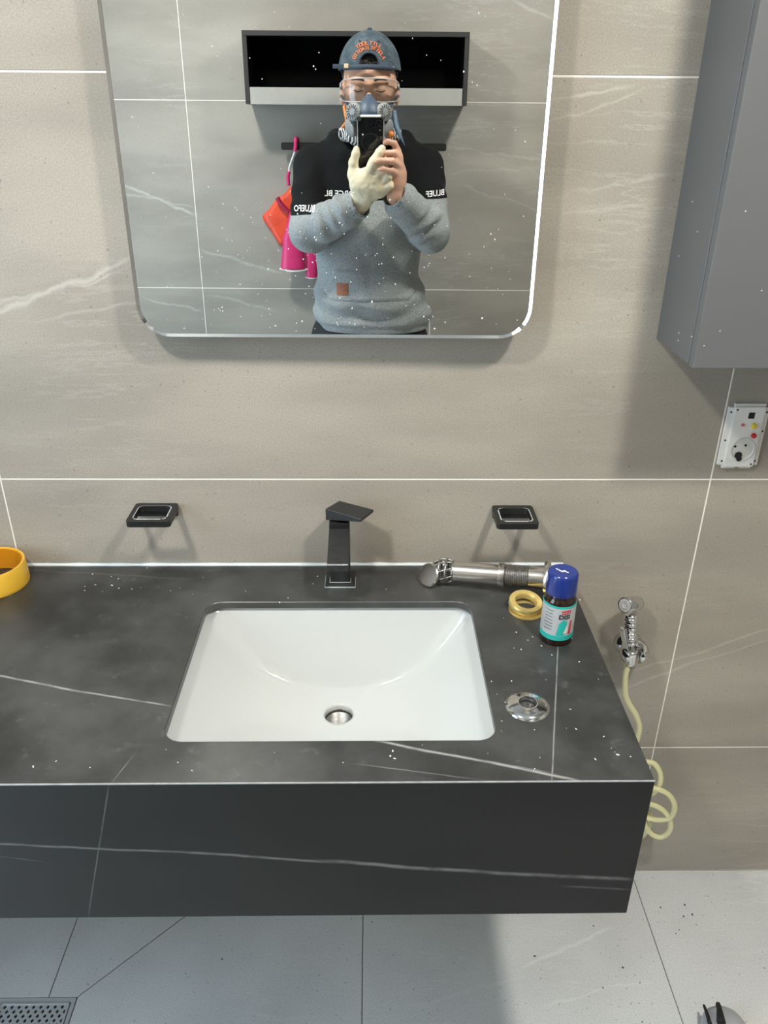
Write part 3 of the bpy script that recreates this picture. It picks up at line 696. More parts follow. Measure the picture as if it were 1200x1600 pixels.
# brass ring nut
rc = Vector((0.2508, -0.1420, ZC))
ring = thing('ring_nut', 'yellow brass ring nut lying between drain pipe and bottle', 'ring', rc)
RM = Matrix.Translation(rc + Vector((0, 0, 0.0105))) @ Matrix.Rotation(math.radians(10), 4, 'X') @ Matrix.Rotation(math.radians(4), 4, 'Y')
lathe_obj('nut_ring', [(0.0170, -0.005), (0.0265, -0.005), (0.0275, -0.003), (0.0275, 0.004), (0.0260, 0.006), (0.0185, 0.006), (0.0170, 0.004)], RM, m_brass, ring, closed=True)
lathe_obj('thin_washer', [(0.0200, 0.0), (0.0295, 0.0), (0.0295, 0.0016), (0.0200, 0.0016)], Matrix.Translation(rc + Vector((0.002, -0.004, 0.0002))), m_brass, ring, closed=True)

# bottle
BC = Vector((0.2838, -0.2215, ZC))
bot = thing('glass_bottle', 'small dark brown bottle with blue cap and teal and silver label', 'bottle', BC)
BM = Matrix.Translation(BC)
lathe_obj('glass_body', [(0.0, 0.0), (0.0225, 0.0), (0.0245, 0.002), (0.0245, 0.073), (0.0235, 0.077), (0.0200, 0.081), (0.0185, 0.083), (0.0185, 0.086), (0.0, 0.086)], BM, m_brown, bot)
capo = lathe_obj('screw_cap', [(0.0, 0.1195), (0.0200, 0.1195), (0.0218, 0.1180), (0.0228, 0.1150), (0.0228, 0.0850), (0.0218, 0.0845), (0.0, 0.0845)], BM, m_cap, bot)
lab = lathe_obj('paper_label', [(0.0245, 0.0165), (0.0249, 0.0165), (0.0249, 0.0700), (0.0245, 0.0700)], BM, m_label, bot, closed=True)
lathe_obj('teal_band', [(0.0245, 0.0115), (0.0251, 0.0115), (0.0251, 0.0200), (0.0245, 0.0200)], BM, m_teal, bot, closed=True)
lathe_obj('teal_band', [(0.0245, 0.0680), (0.0251, 0.0680), (0.0251, 0.0712), (0.0245, 0.0712)], BM, m_teal, bot, closed=True)
def wrap(pts, r, name, mat, parent):
    """polygon in (angle arc metres, z) wrapped on the bottle; angle measured from the camera side"""
    bm = bmesh.new(); V = [bm.verts.new((x, 0, z)) for x, z in pts]; bm.faces.new(V)
    bmesh.ops.triangulate(bm, faces=bm.faces); bmesh.ops.subdivide_edges(bm, edges=bm.edges[:], cuts=2, use_grid_fill=True)
    return wrap_bm(bm, r, name, mat, parent)
A0 = math.atan2(CAM.y-BC.y, CAM.x-BC.x)
def wrap_bm(bm, r, name, mat, parent):
    for v in bm.verts:
        a = A0 + v.co.x/r; v.co = BC + Vector((r*math.cos(a), r*math.sin(a), v.co.z))
    me = bpy.data.meshes.new(name); bm.to_mesh(me); bm.free(); return obj(name, me, mat, parent)
def text_bm(s, size, bold=0.0):
    cu = bpy.data.curves.new('txt', 'FONT'); cu.body = s; cu.size = size; cu.resolution_u = 2; cu.offset = bold
    to = bpy.data.objects.new('txt', cu); C.objects.link(to)
    dg = bpy.context.evaluated_depsgraph_get(); me = bpy.data.meshes.new_from_object(to.evaluated_get(dg))
    bpy.data.objects.remove(to); bpy.data.curves.remove(cu)
    bm = bmesh.new(); bm.from_mesh(me); bpy.data.meshes.remove(me)
    bmesh.ops.triangulate(bm, faces=bm.faces); return bm
wrap([(0.000, 0.021), (0.013, 0.021), (0.016, 0.034), (0.0145, 0.046), (0.009, 0.0495), (0.003, 0.042)], 0.02535, 'teal_figure', m_teal, lab)
wrap([(0.0105, 0.024), (0.017, 0.026), (0.018, 0.044), (0.0145, 0.036)], 0.02545, 'white_figure', m_lwhite, lab)
wrap([(0.004, 0.0640), (0.0145, 0.0655), (0.020, 0.0655), (0.020, 0.0630), (0.005, 0.0622)], 0.02535, 'red_stroke', m_lred, lab)
wrap([(0.005, 0.0605), (0.020, 0.0620), (0.020, 0.0600), (0.006, 0.0585)], 0.02535, 'red_stroke', m_lred, lab)
wrap([(0.019, 0.022), (0.024, 0.022), (0.024, 0.046), (0.021, 0.046)], 0.02535, 'red_stroke', m_lred, lab)
b = text_bm('DISI', 0.0105, 0.0003); b.transform(Matrix(((1, 0, 0, 0.0015), (0, 0, 1, 0), (0, 1, 0, 0.0505), (0, 0, 0, 1)))); wrap_bm(b, 0.02545, 'label_lettering', m_ink, lab)
for k in range(7):
    z = 0.062 - k*0.0055; x0 = -0.022 + 0.002*random.random(); wrap([(x0, z), (-0.006 - 0.004*random.random(), z), (-0.007, z+0.0012), (x0, z+0.0012)], 0.02530, 'fine_print', m_thread, lab)
cb = bmesh.new()
for (x0, y0, x1, y1, w) in ((-0.010, 0.006, -0.002, -0.004, 0.0012), (-0.002, -0.002, 0.003, -0.001, 0.002), (0.002, -0.003, 0.006, -0.006, 0.0012)):
    dv = Vector((x1-x0, y1-y0)).normalized(); nn = Vector((-dv.y, dv.x))*w
    vs = [cb.verts.new((BC.x+x+s*nn.x, BC.y+y+s*nn.y, ZC+0.1198)) for x, y, s in ((x0, y0, -1), (x1, y1, -1), (x1, y1, 1), (x0, y0, 1))]; cb.faces.new(vs)
obj('cap_mark', from_bm('mark', cb), m_lwhite, capo)

# chrome escutcheon
EC = Vector((0.2124, -0.3815, ZC))
esc = thing('chrome_escutcheon', 'round chrome pipe cover plate with a hole lying right of the sink', 'cover plate', EC)
lathe_obj('dome_plate', [(0.0290, 0.0003), (0.0292, 0.0025), (0.0270, 0.0050), (0.0210, 0.0066), (0.0155, 0.0078), (0.0135, 0.0086), (0.0122, 0.0084), (0.0118, 0.0070), (0.0118, 0.0020), (0.0130, 0.0010), (0.0270, 0.0003)], Matrix.Translation(EC), m_chrome, esc, 48, True)
lathe_obj('rolled_edge', [(0.0275, 0.0), (0.0300, 0.0), (0.0303, 0.0012), (0.0296, 0.0022), (0.0275, 0.0018)], Matrix.Translation(EC), m_chrome, esc, 48, True)

# yellow tape roll
TC = Vector((-0.6405, -0.0605, ZC))
tape = thing('tape_roll', 'yellow plastic ring roll lying at the left end of the counter', 'tape roll', TC)
lathe_obj('outer_band', [(0.0510, 0.0), (0.0555, 0.0), (0.0562, 0.0020), (0.0562, 0.0050), (0.0545, 0.0390), (0.0535, 0.0405), (0.0510, 0.0400)], Matrix.Translation(TC), m_tape, tape, 64, True)
lathe_obj('inner_core', [(0.0480, 0.001), (0.0512, 0.001), (0.0512, 0.0388), (0.0490, 0.0388)], Matrix.Translation(TC), m_tapein, tape, 64, True)
obj('tape_tab', box_me((TC.x+0.0455, TC.y-0.004, ZC+0.028), (TC.x+0.0498, TC.y+0.004, ZC+0.033), 0.001, 1), m_tape, tape)

# crumbs on counter and floor
def crumbs(name, pts, z, mat, label, cat, rmin, rmax):
    ms = []
    for x, y in pts:
        bm = bmesh.new(); bmesh.ops.create_icosphere(bm, subdivisions=1, radius=random.uniform(rmin, rmax))
        for v in bm.verts: v.co *= random.uniform(0.7, 1.3)
        bm.transform(Matrix.Translation((x, y, z+0.0009)) @ Matrix.Rotation(random.random()*6, 4, 'Z') @ Matrix.Diagonal((random.uniform(1, 2.4), 1, 0.5, 1)))
        me = bpy.data.meshes.new('c'); bm.to_mesh(me); bm.free(); ms.append(me)
    o = obj(name, join_me(ms), mat); tag(o, label, cat, kind='stuff'); return o
pts = [tuple(cp(u, v, ZC)[:2]) for u, v in ((846, 1010), (893, 998), (906, 938), (862, 1024), (853, 1063), (891, 1109), (835, 1141), (900, 1140), (955, 1170), (965, 1180), (985, 1183), (930, 1187), (300, 1205), (206, 921), (230, 888), (185, 905), (735, 906), (660, 1165), (762, 1178), (790, 1098), (450, 935), (437, 942), (610, 1182))]
pts += [(random.uniform(0.17, 0.33), random.uniform(-0.5, -0.15)) for _ in range(18)]
pts += [(random.uniform(-0.6, 0.3), random.uniform(-0.5, -0.455)) for _ in range(14)] + [(random.uniform(-0.55, 0.1), random.uniform(-0.1, -0.03)) for _ in range(24)]
crumbs('plaster_crumbs', pts, ZC, m_chip, 'scattered white plaster crumbs on the black counter', 'debris', 0.0004, 0.0012)
pts = [tuple(cp(u, v, 0)[:2]) for u, v in ((1068, 1432), (1056, 1459), (1000, 1536), (973, 1512), (942, 1544), (1194, 1513), (1070, 1414), (1003, 1597), (347, 1499), (290, 1522))] + [(random.uniform(0.0, 0.75), random.uniform(-0.5, -0.05)) for _ in range(16)]
crumbs('floor_grit', pts, 0.0, m_dchip, 'scattered dark grit on the grey floor tiles', 'debris', 0.0007, 0.0020)
pts = [(random.uniform(-0.5, 0.8), random.uniform(-0.5, -0.03)) for _ in range(50)]
crumbs('floor_chips', pts, 0.0, m_chip, 'scattered white chips on the grey floor tiles', 'debris', 0.0008, 0.0022)

# ------------------------------------------------------------------ floor drain
dr = thing('floor_drain', 'square stainless steel floor drain grate at the bottom left', 'drain', ((DX0+DX1)/2, (DY0+DY1)/2, 0.0))
def ring_me(o_, i_, z0, z1):
    bm = bmesh.new(); n = len(o_)
    lv = [[bm.verts.new((x, y, z)) for x, y in p] for p, z in ((i_, z0), (i_, z1), (o_, z1), (o_, z0))]
    for k in range(4):
        a, b = lv[k], lv[(k+1) % 4]
        for i in range(n): j = (i+1) % n; bm.faces.new((a[i], a[j], b[j], b[i]))
    return from_bm('ring', bm)
e = 0.0012
obj('outer_frame', ring_me(rrect(DX0+e, DX1-e, DY0+e, DY1-e, 0.002, 3), rrect(DX0+0.0085, DX1-0.0085, DY0+0.0085, DY1-0.0085, 0.005, 3), -0.004, 0.0005), m_steel, dr)
gx0, gx1, gy0, gy1 = DX0+0.010, DX1-0.010, DY0+0.010, DY1-0.010
obj('grate_rim', ring_me(rrect(gx0, gx1, gy0, gy1, 0.005, 3), rrect(gx0+0.004, gx1-0.004, gy0+0.004, gy1-0.004, 0.003, 3), -0.003, 0.0015), m_steel, dr)
obj('sump', box_me((gx0, gy0, -0.0012), (gx1, gy1, -0.0004)), m_dark, dr)
# lattice of crossing bars
ms = []
ix0, ix1, iy0, iy1 = gx0+0.003, gx1-0.003, gy0+0.003, gy1-0.003
def clipbar(c, sgn):
    # line y = sgn*x*1.25 + c inside the rectangle
    k = 1.25*sgn; P = []
    for x in (ix0, ix1):
        y = k*(x-ix0)+c
        if iy0 <= y <= iy1: P.append((x, y))
    for y in (iy0, iy1):
        x = (y-c)/k+ix0
        if ix0 < x < ix1: P.append((x, y))
    return P[:2] if len(P) >= 2 else None
step = 0.0135*1.25
for sgn in (1, -1):
    for k in range(-14, 22):
        P = clipbar(iy0 + k*step, sgn)
        if not P: continue
        p0, p1 = Vector(P[0]), Vector(P[1])
        if (p1-p0).length < 0.004: continue
        d = (p1-p0).normalized(); n = Vector((-d.y, d.x))*0.0027
        q = [p0-n, p1-n, p1+n, p0+n]; z1 = 0.0006 if sgn > 0 else 0.0004
        ms.append(prism_me([(v.x, v.y) for v in q], -0.0004, z1))
obj('lattice_grate', join_me(ms), m_steel, dr)

# ------------------------------------------------------------------ slipper toe on the floor (mostly outside the frame)
SL = thing('bath_slipper', 'grey rubber bath slipper with dark slots at the bottom right corner', 'slipper', (0.66, -0.42, 0.0))
ms = []
SLc = Vector((0.645, -0.4580, 0.0))
sole_o = []
for a, hx in ((0, .0), ):
    for i in range(32):
        t = 2*math.pi*i/32; y = 0.135*math.sin(t); w = 0.044 + 0.006*math.sin(t) - 0.004*math.cos(2*t)
        sole_o.append((SLc.x + w*math.cos(t), SLc.y + y))
obj('sole', prism_me(sole_o, 0.0005, 0.020, None, 0.003), m_slip, SL, True)
# arched upper with two dark slots near the toe
bm = bmesh.new(); G = []
for i in range(15):
    y = SLc.y - 0.01 + 0.140*i/14
    row = []
    for j in range(13):
        a = math.pi*j/12
        wv = 0.047*math.sqrt(max(0.0, 1-((y-SLc.y)/0.142)**4)); hh = 0.052*math.sqrt(max(0.0, 1-((y-SLc.y-0.0)/0.1385)**6))
        row.append(bm.verts.new((SLc.x - wv*math.cos(a), y, 0.012 + hh*math.sin(a)**0.7)))
    G.append(row)
for a, b in zip(G, G[1:]):
    for j in range(12): bm.faces.new((a[j], a[j+1], b[j+1], b[j]))
up = obj('upper', from_bm('upper', bm), m_slip, SL, True)
md = up.modifiers.new('thick', 'SOLIDIFY'); md.thickness = 0.004
for (u0, v0), (u1, v1), w in (((1100, 1571), (1109, 1599), 0.0035), ((1122, 1569), (1127, 1597), 0.0065)):
    p0, p1 = cp(u0, v0, 0.038), cp(u1, v1, 0.0635)
    obj('slot', tube_me([p0, (p0+p1)/2+Vector((0, 0, 0.002)), p1], lambda t, w=w: w*(0.7+0.5*t), 8, sub=4), m_dark, SL, True)

# ================================================================== implicit surfaces for soft and organic shapes
class Field:
    def __init__(s, lo, hi, h):
        s.lo = np.array(lo, float); s.h = h
        s.n = np.ceil((np.array(hi)-s.lo)/h).astype(int)+1
        s.D = np.full(s.n, 0.25, np.float32)
    def _win(s, lo, hi):
        i0 = np.clip(np.floor((np.array(lo)-s.lo)/s.h).astype(int), 0, s.n); i1 = np.clip(np.ceil((np.array(hi)-s.lo)/s.h).astype(int)+1, 0, s.n)
        g = [s.lo[k] + s.h*np.arange(i0[k], i1[k]) for k in range(3)]
        X, Y, Z = np.meshgrid(*g, indexing='ij', sparse=True)
        return tuple(slice(a, b) for a, b in zip(i0, i1)), X, Y, Z
    def _put(s, sl, d, k, sub=False):
        if 0 in s.D[sl].shape: return
        a = s.D[sl]
        if sub:
            hh = np.maximum(k-np.abs(a+d), 0)/k; s.D[sl] = np.maximum(a, -d) + hh*hh*k/4
        else:
            hh = np.maximum(k-np.abs(a-d), 0)/k; s.D[sl] = np.minimum(a, d) - hh*hh*k/4
    def cone(s, a, b, ra, rb, k=0.01, sub=False, mod=None, flat=None):
        a, b = np.array(a, float), np.array(b, float); m = max(ra, rb)*1.25 + k + 3*s.h
        sl, X, Y, Z = s._win(np.minimum(a, b)-m, np.maximum(a, b)+m)
        ba = b-a; L2 = ba@ba
        t = np.clip(((X-a[0])*ba[0]+(Y-a[1])*ba[1]+(Z-a[2])*ba[2])/L2, 0, 1)
        dx, dy, dz = X-a[0]-t*ba[0], Y-a[1]-t*ba[1], Z-a[2]-t*ba[2]
        if flat is not None:
            f, q = np.array(flat[0], float), flat[1]; f /= np.linalg.norm(f); c = (dx*f[0]+dy*f[1]+dz*f[2])*(1/q-1)
            dx, dy, dz = dx+c*f[0], dy+c*f[1], dz+c*f[2]
        r = ra+t*(rb-ra)
        if mod is not None: r = r + mod(t, X, Y, Z)
        s._put(sl, np.sqrt(dx*dx+dy*dy+dz*dz)-r, k, sub)
    def chain(s, pts, rs, k=0.006, **kw):
        for i in range(len(pts)-1): s.cone(pts[i], pts[i+1], rs[i], rs[i+1], k, **kw)
    def ell(s, c, r, k=0.01, rot=None, sub=False):
        c, r = np.array(c, float), np.array(r, float); m = r.max()*1.1 + k + 3*s.h
        sl, X, Y, Z = s._win(c-m, c+m)
        x, y, z = X-c[0], Y-c[1], Z-c[2]
        if rot is not None:
            R = np.array(rot.to_3x3()).T; x, y, z = (R[i, 0]*x+R[i, 1]*y+R[i, 2]*z for i in range(3))
        q = np.sqrt((x/r[0])**2+(y/r[1])**2+(z/r[2])**2); q2 = np.sqrt((x/r[0]**2)**2+(y/r[1]**2)**2+(z/r[2]**2)**2)+1e-9
        s._put(sl, q*(q-1)/q2, k, sub)
    def box(s, c, hf, rad, k=0.006, rot=None, sub=False):
        c, hf = np.array(c, float), np.array(hf, float); m = np.linalg.norm(hf) + k + 3*s.h
        sl, X, Y, Z = s._win(c-m, c+m)
        x, y, z = X-c[0], Y-c[1], Z-c[2]
        if rot is not None:
            R = np.array(rot.to_3x3()).T; x, y, z = (R[i, 0]*x+R[i, 1]*y+R[i, 2]*z for i in range(3))
        qx, qy, qz = np.abs(x)-hf[0]+rad, np.abs(y)-hf[1]+rad, np.abs(z)-hf[2]+rad
        d = np.sqrt(np.maximum(qx, 0)**2+np.maximum(qy, 0)**2+np.maximum(qz, 0)**2)+np.minimum(np.maximum(np.maximum(qx, qy), qz), 0)-rad
        s._put(sl, d, k, sub)
    def loft(s, secs, k=0.02, mod=None, sub=False, n=2.3):
        """secs: (z, cx, cy, rx, ry) from low to high"""
        a = np.array(secs, float); lo = [(a[:, 1]-a[:, 3]).min()-.05, (a[:, 2]-a[:, 4]).min()-.05, a[0, 0]-.03]; hi = [(a[:, 1]+a[:, 3]).max()+.05, (a[:, 2]+a[:, 4]).max()+.05, a[-1, 0]+.03]
        sl, X, Y, Z = s._win(lo, hi)
        cx, cy, rx, ry = (np.interp(Z, a[:, 0], a[:, i]) for i in (1, 2, 3, 4))
        if mod is not None: g = mod(X, Y, Z); rx, ry = rx+g, ry+g
        q = ((np.abs(X-cx)/rx)**n+(np.abs(Y-cy)/ry)**n)**(1/n)
        d = (q-1)*np.minimum(rx, ry)*0.9
        d = np.maximum(d, np.maximum(a[0, 0]-Z, Z-a[-1, 0]))
        s._put(sl, d, k, sub)
    def mesh(s, name='soft'):
        D = s.D; S = D < 0
        c = np.zeros(tuple(s.n-1), np.uint8)
        for i in (0, 1):
            for j in (0, 1):
                for l in (0, 1): c += S[i:s.n[0]-1+i, j:s.n[1]-1+j, l:s.n[2]-1+l]
        act = (c > 0) & (c < 8); idx = np.argwhere(act)
        I = -np.ones(act.shape, np.int32); I[act] = np.arange(len(idx))
        acc = np.zeros((len(idx), 3)); cnt = np.zeros(len(idx))
        for ax in range(3):
            o = [k for k in range(3) if k != ax]
            for u in (0, 1):
                for v in (0, 1):
                    p0 = idx.copy(); p0[:, o[0]] += u; p0[:, o[1]] += v; p1 = p0.copy(); p1[:, ax] += 1
                    d0, d1 = D[tuple(p0.T)], D[tuple(p1.T)]; m = (d0 < 0) != (d1 < 0)
                    t = d0[m]/(d0[m]-d1[m]); q = p0[m].astype(float); q[:, ax] += t
                    acc[m] += q; cnt[m] += 1
        P = s.lo + s.h*acc/cnt[:, None]
        F = []
        for ax in range(3):
            o = [(ax+1) % 3, (ax+2) % 3]
            sa = [slice(None)]*3; sb = [slice(None)]*3; sa[ax] = slice(0, -1); sb[ax] = slice(1, None)
            x = S[tuple(sa)] != S[tuple(sb)]
            e = np.argwhere(x); m = (e[:, o[0]] > 0) & (e[:, o[1]] > 0) & (e[:, o[0]] < s.n[o[0]]-1) & (e[:, o[1]] < s.n[o[1]]-1); e = e[m]
            inside = S[tuple(e.T)]
            def cell(a, b): q = e.copy(); q[:, o[0]] -= a; q[:, o[1]] -= b; return I[tuple(q.T)]
            f = np.stack([cell(1, 1), cell(0, 1), cell(0, 0), cell(1, 0)], 1); f[~inside] = f[~inside][:, ::-1]; F.append(f)
        F = np.concatenate(F); F = F[(F >= 0).all(1)]
        me = bpy.data.meshes.new(name); me.vertices.add(len(P)); me.vertices.foreach_set('co', P.ravel().astype(np.float32))
        me.loops.add(len(F)*4); me.loops.foreach_set('vertex_index', F.ravel().astype(np.int32))
        me.polygons.add(len(F)); me.polygons.foreach_set('loop_start', np.arange(0, len(F)*4, 4, dtype=np.int32))
        me.update(calc_edges=True); me.validate(); me.polygons.foreach_set('use_smooth', np.ones(len(me.polygons), bool))
        return me
def verts_np(me):
    a = np.empty(len(me.vertices)*3, np.float32); me.vertices.foreach_get('co', a); return a.reshape(-1, 3)
def smooth_me(me, it=2, f=0.5):
    bm = bmesh.new(); bm.from_mesh(me)
    for _ in range(it): bmesh.ops.smooth_vert(bm, verts=bm.verts, factor=f, use_axis_x=True, use_axis_y=True, use_axis_z=True)
    bm.to_mesh(me); bm.free(); me.polygons.foreach_set('use_smooth', np.ones(len(me.polygons), bool)); return me
def attr(me, name, vals):
    a = me.attributes.new(name, 'FLOAT', 'POINT'); a.data.foreach_set('value', np.asarray(vals, np.float32))

# ------------------------------------------------------------------ wall shelf behind the person
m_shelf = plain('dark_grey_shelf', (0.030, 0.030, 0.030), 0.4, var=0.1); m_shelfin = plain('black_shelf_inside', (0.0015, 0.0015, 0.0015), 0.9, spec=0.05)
WD = ROOM_D
sx0, sx1, sz0, sz1, sdp = -0.4215, 0.2715, 1.5735, 1.7725, 0.125
shelf = thing('wall_shelf', 'long black open box shelf on the wall behind the person', 'shelf', (-0.075, -WD+0.06, sz0))
yb, yf = -WD+0.0005, -WD+sdp
obj('top_panel', box_me((sx0, yb, sz1-0.014), (sx1, yf, sz1), 0.001, 1), m_shelf, shelf)
obj('bottom_panel', box_me((sx0, yb, sz0+0.004), (sx1, yf-0.004, sz0+0.016), 0.001, 1), m_shelf, shelf)
obj('side_panel', box_me((sx0, yb, sz0), (sx0+0.014, yf, sz1-0.014), 0.001, 1), m_shelf, shelf)
obj('side_panel', box_me((sx1-0.014, yb, sz0), (sx1, yf, sz1-0.014), 0.001, 1), m_shelf, shelf)
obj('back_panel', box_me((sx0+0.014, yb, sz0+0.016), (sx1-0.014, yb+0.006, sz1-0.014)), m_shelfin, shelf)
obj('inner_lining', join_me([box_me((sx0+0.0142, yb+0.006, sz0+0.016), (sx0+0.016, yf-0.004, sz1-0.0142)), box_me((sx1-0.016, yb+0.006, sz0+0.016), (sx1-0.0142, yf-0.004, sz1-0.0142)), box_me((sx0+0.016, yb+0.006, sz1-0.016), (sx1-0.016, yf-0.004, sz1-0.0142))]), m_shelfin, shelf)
m_lip = plain('brushed_steel_lip', (0.55, 0.55, 0.52), 0.35, 0.6, var=0.1, scale=25)
obj('front_lip', box_me((sx0+0.0155, yf-0.003, sz0-0.001), (sx1-0.0155, yf+0.001, sz0+0.047), 0.0006, 1), m_lip, shelf)

# hook rail and things hanging on it
rail = thing('hook_rail', 'black horizontal rail below the shelf on the rear wall', 'rail', (-0.055, -WD+0.02, 1.44))
obj('rail_bar', prism_me(rrect(-0.326, 0.218, 1.4415, 1.4645, 0.006, 4), WD-0.045, WD-0.030, WM), m_black, rail)
for x in (-0.29, 0.18): obj('rail_mount', box_me((x-0.012, -WD+0.0005, 1.444), (x+0.012, -WD+0.032, 1.462), 0.001, 1), m_black, rail)
m_pink = plain('magenta_rubber', (0.62, 0.03, 0.16), 0.35, var=0.1); m_pinkin = plain('dark_magenta_rubber', (0.34, 0.008, 0.06), 0.5); m_or = plain('orange_red_rubber', (0.80, 0.085, 0.035), 0.4, var=0.1)
pk = thing('pink_rubber_glove', 'magenta rubber glove hanging cuff down behind the elbow', 'glove', rp(460, 420, 1.72))
F = Field((-0.42, -1.765, 1.02), (-0.20, -1.66, 1.30), 0.003)
def R3(u, v, w): q = rp(u, v, w); return (q.x, q.y, q.z)
F.chain([R3(462, 335, 1.725), R3(458, 375, 1.72), R3(458, 417, 1.715)], [0.022, 0.034, 0.043], 0.01, flat=((0, 1, 0), 0.5))
F.chain([R3(468, 335, 1.735), R3(462, 300, 1.735), R3(459, 285, 1.735)], [0.015, 0.010, 0.008], 0.01)
F.cone(R3(458, 415, 1.715), R3(458, 445, 1.715), 0.030, 0.036, 0.003, sub=True, flat=((0, 1, 0), 0.38))
F.box((-0.31, -1.72, 0.97), (0.2, 0.2, 0.094), 0.001, 0.002, sub=True)
obj('glove_body', smooth_me(F.mesh(), 2), m_pink, pk)
q0, q1 = rp(437, 420, 1.715), rp(481, 421, 1.715)
obj('cuff_rim', tube_me([q0, (q0+q1)/2+Vector((0, 0.024, -0.004)), q1, (q0+q1)/2+Vector((0, -0.024, 0.004)), q0], 0.0022, 8), m_lwhite, pk, True)
pk2 = thing('pink_rubber_glove', 'second magenta rubber glove half hidden behind the torso', 'glove', rp(486, 433, 1.70))
F = Field((-0.34, -1.765, 1.00), (-0.18, -1.66, 1.30), 0.003)
F.chain([R3(490, 340, 1.735), R3(488, 390, 1.73), R3(487, 432, 1.725)], [0.018, 0.026, 0.020], 0.01, flat=((0, 1, 0), 0.6))
F.box((-0.26, -1.72, 0.94), (0.2, 0.2, 0.094), 0.001, 0.002, sub=True)
obj('glove_body', smooth_me(F.mesh(), 2), m_pink, pk2)
q0, q1 = rp(477, 433, 1.725), rp(497, 433, 1.725)
obj('cuff_rim', tube_me([q0, (q0+q1)/2+Vector((0, 0.010, -0.003)), q1], 0.0018, 8), m_lwhite, pk2, True)
hk = thing('pink_hook', 'thin pink plastic hook with cord hung over the black rail', 'hook', rp(462, 290, 1.72))
obj('hook_arm', tube_me([rp(466, 222, 1.758), rp(465, 217, 1.742), rp(462, 217, 1.724), rp(462, 226, 1.720), rp(461, 236, 1.720)], 0.006, 10), m_pink, hk, True)
obj('cord', tube_me([rp(461, 236, 1.720), rp(456, 250, 1.724), rp(452, 262, 1.728), rp(452, 270, 1.728)], 0.003, 8), m_lwhite, hk, True)
obj('clip', tube_me([rp(452, 268, 1.728), rp(450, 276, 1.728), rp(451, 290, 1.728)], 0.006, 8), m_pink, hk, True)
oc = thing('orange_cloth', 'bright orange-red folded cloth hanging behind the elbow', 'cloth', rp(430, 375, 1.745))
pts = [(453, 292), (446, 302), (432, 310), (420, 328), (410, 337), (411, 343), (422, 358), (430, 372), (438, 384), (448, 384), (470, 380), (474, 330), (468, 296)]
bm = bmesh.new(); fr_ = []; bk_ = []
for i, (u, v) in enumerate(pts):
    q = rp(u, v, 1.764); fr_.append(bm.verts.new(q)); bk_.append(bm.verts.new(q + Vector((0, -0.008, 0))))
cq = rp(446, 342, 1.764) + Vector((0, 0.010, 0)); cf = bm.verts.new(cq)
for i in range(len(pts)):
    j = (i+1) % len(pts); bm.faces.new((fr_[i], fr_[j], cf)); bm.faces.new((fr_[j], fr_[i], bk_[i], bk_[j]))
bm.faces.new(bk_)
bmesh.ops.triangulate(bm, faces=bm.faces); bmesh.ops.subdivide_edges(bm, edges=bm.edges[:], cuts=3, use_grid_fill=True)
for v in bm.verts:
    if v.co.y > -1.7635: v.co.y += 0.004*noise.noise(v.co*28)
obj('cloth_fold', from_bm('cloth', bm), m_or, oc, True)
obj('pink_strap', tube_me([rp(433, 309, 1.744), rp(440, 320, 1.742), rp(452, 332, 1.742)], 0.008, 8), m_pinkin, oc, True)

# ------------------------------------------------------------------ phone
PB = Matrix(((_R.x, _U.x, _F.x, CAM.x), (_R.y, _U.y, _F.y, CAM.y), (_R.z, _U.z, _F.z, CAM.z), (0, 0, 0, 1)))  # local: right, up, forward
m_phblack = plain('black_phone_glass', (0.012, 0.012, 0.013), 0.12, var=0.1); m_case = plain('clear_grey_case', (0.10, 0.10, 0.10), 0.25, var=0.05); m_silver = plain('silver_frame', (0.72, 0.72, 0.71), 0.3, 0.25)
m_ringd = plain('dark_ring', (0.02, 0.02, 0.022), 0.35); m_lens = plain('lens_glass', (0.005, 0.005, 0.01), 0.03)
phone = thing('mobile_phone', 'black mobile phone in a silver edged case held up by both hands', 'phone', CAM + PB.to_3x3() @ Vector((-0.0224, -0.139, -0.010)))
px0, px1, py0, py1 = -0.0592, 0.0146, -0.1385, 0.0160
obj('phone_body', prism_me(rrect(px0+0.002, px1-0.002, py0+0.002, py1-0.002, 0.010, 6), -0.0145, -0.0062, PB, 0.001), m_phblack, phone)
bm = bmesh.new(); o_, i_ = rrect(px0, px1, py0, py1, 0.012, 6), rrect(px0+0.0024, px1-0.0024, py0+0.0024, py1-0.0024, 0.010, 6); n = len(o_)
lv = [[bm.verts.new((x, y, z)) for x, y in p] for p, z in ((i_, -0.015), (i_, -0.0050), (o_, -0.0050), (o_, -0.015))]
for k in range(4):
    a, b = lv[k], lv[(k+1) % 4]
    for i in range(n): j = (i+1) % n; bm.faces.new((a[i], a[j], b[j], b[i]))
bm.transform(PB); obj('case_frame', from_bm('frame', bm), m_silver, phone)
for sx_ in (px0, px1-0.012): obj('bumper_corner', prism_me(rrect(sx_-0.0006, sx_+0.0126, py1-0.012, py1+0.0006, 0.006, 4), -0.0152, -0.0046, PB), m_case, phone)
cbm = obj('camera_bump', prism_me(rrect(-0.0235, 0.0118, -0.0225, 0.0125, 0.008, 6), -0.0065, -0.0042, PB, 0.0006), m_phblack, phone)
for lx, ly in ((0.0005, 0.0008), (0.0005, -0.0150), (-0.0150, -0.0070)):
    LMx = PB @ Matrix.Translation((lx, ly, -0.0045))
    obj('lens_ring', lathe_me([(0.0050, 0.0), (0.0068, 0.0), (0.0068, 0.0014), (0.0050, 0.0014)], 24, LMx, True), m_ringd, cbm)
    obj('lens_glass', lathe_me([(0.0, 0.0), (0.0052, 0.0), (0.0052, 0.0008), (0.0, 0.0010)], 24, LMx), m_lens, cbm)
RMx = PB @ Matrix.Translation((-0.0224, -0.0545, -0.0064))
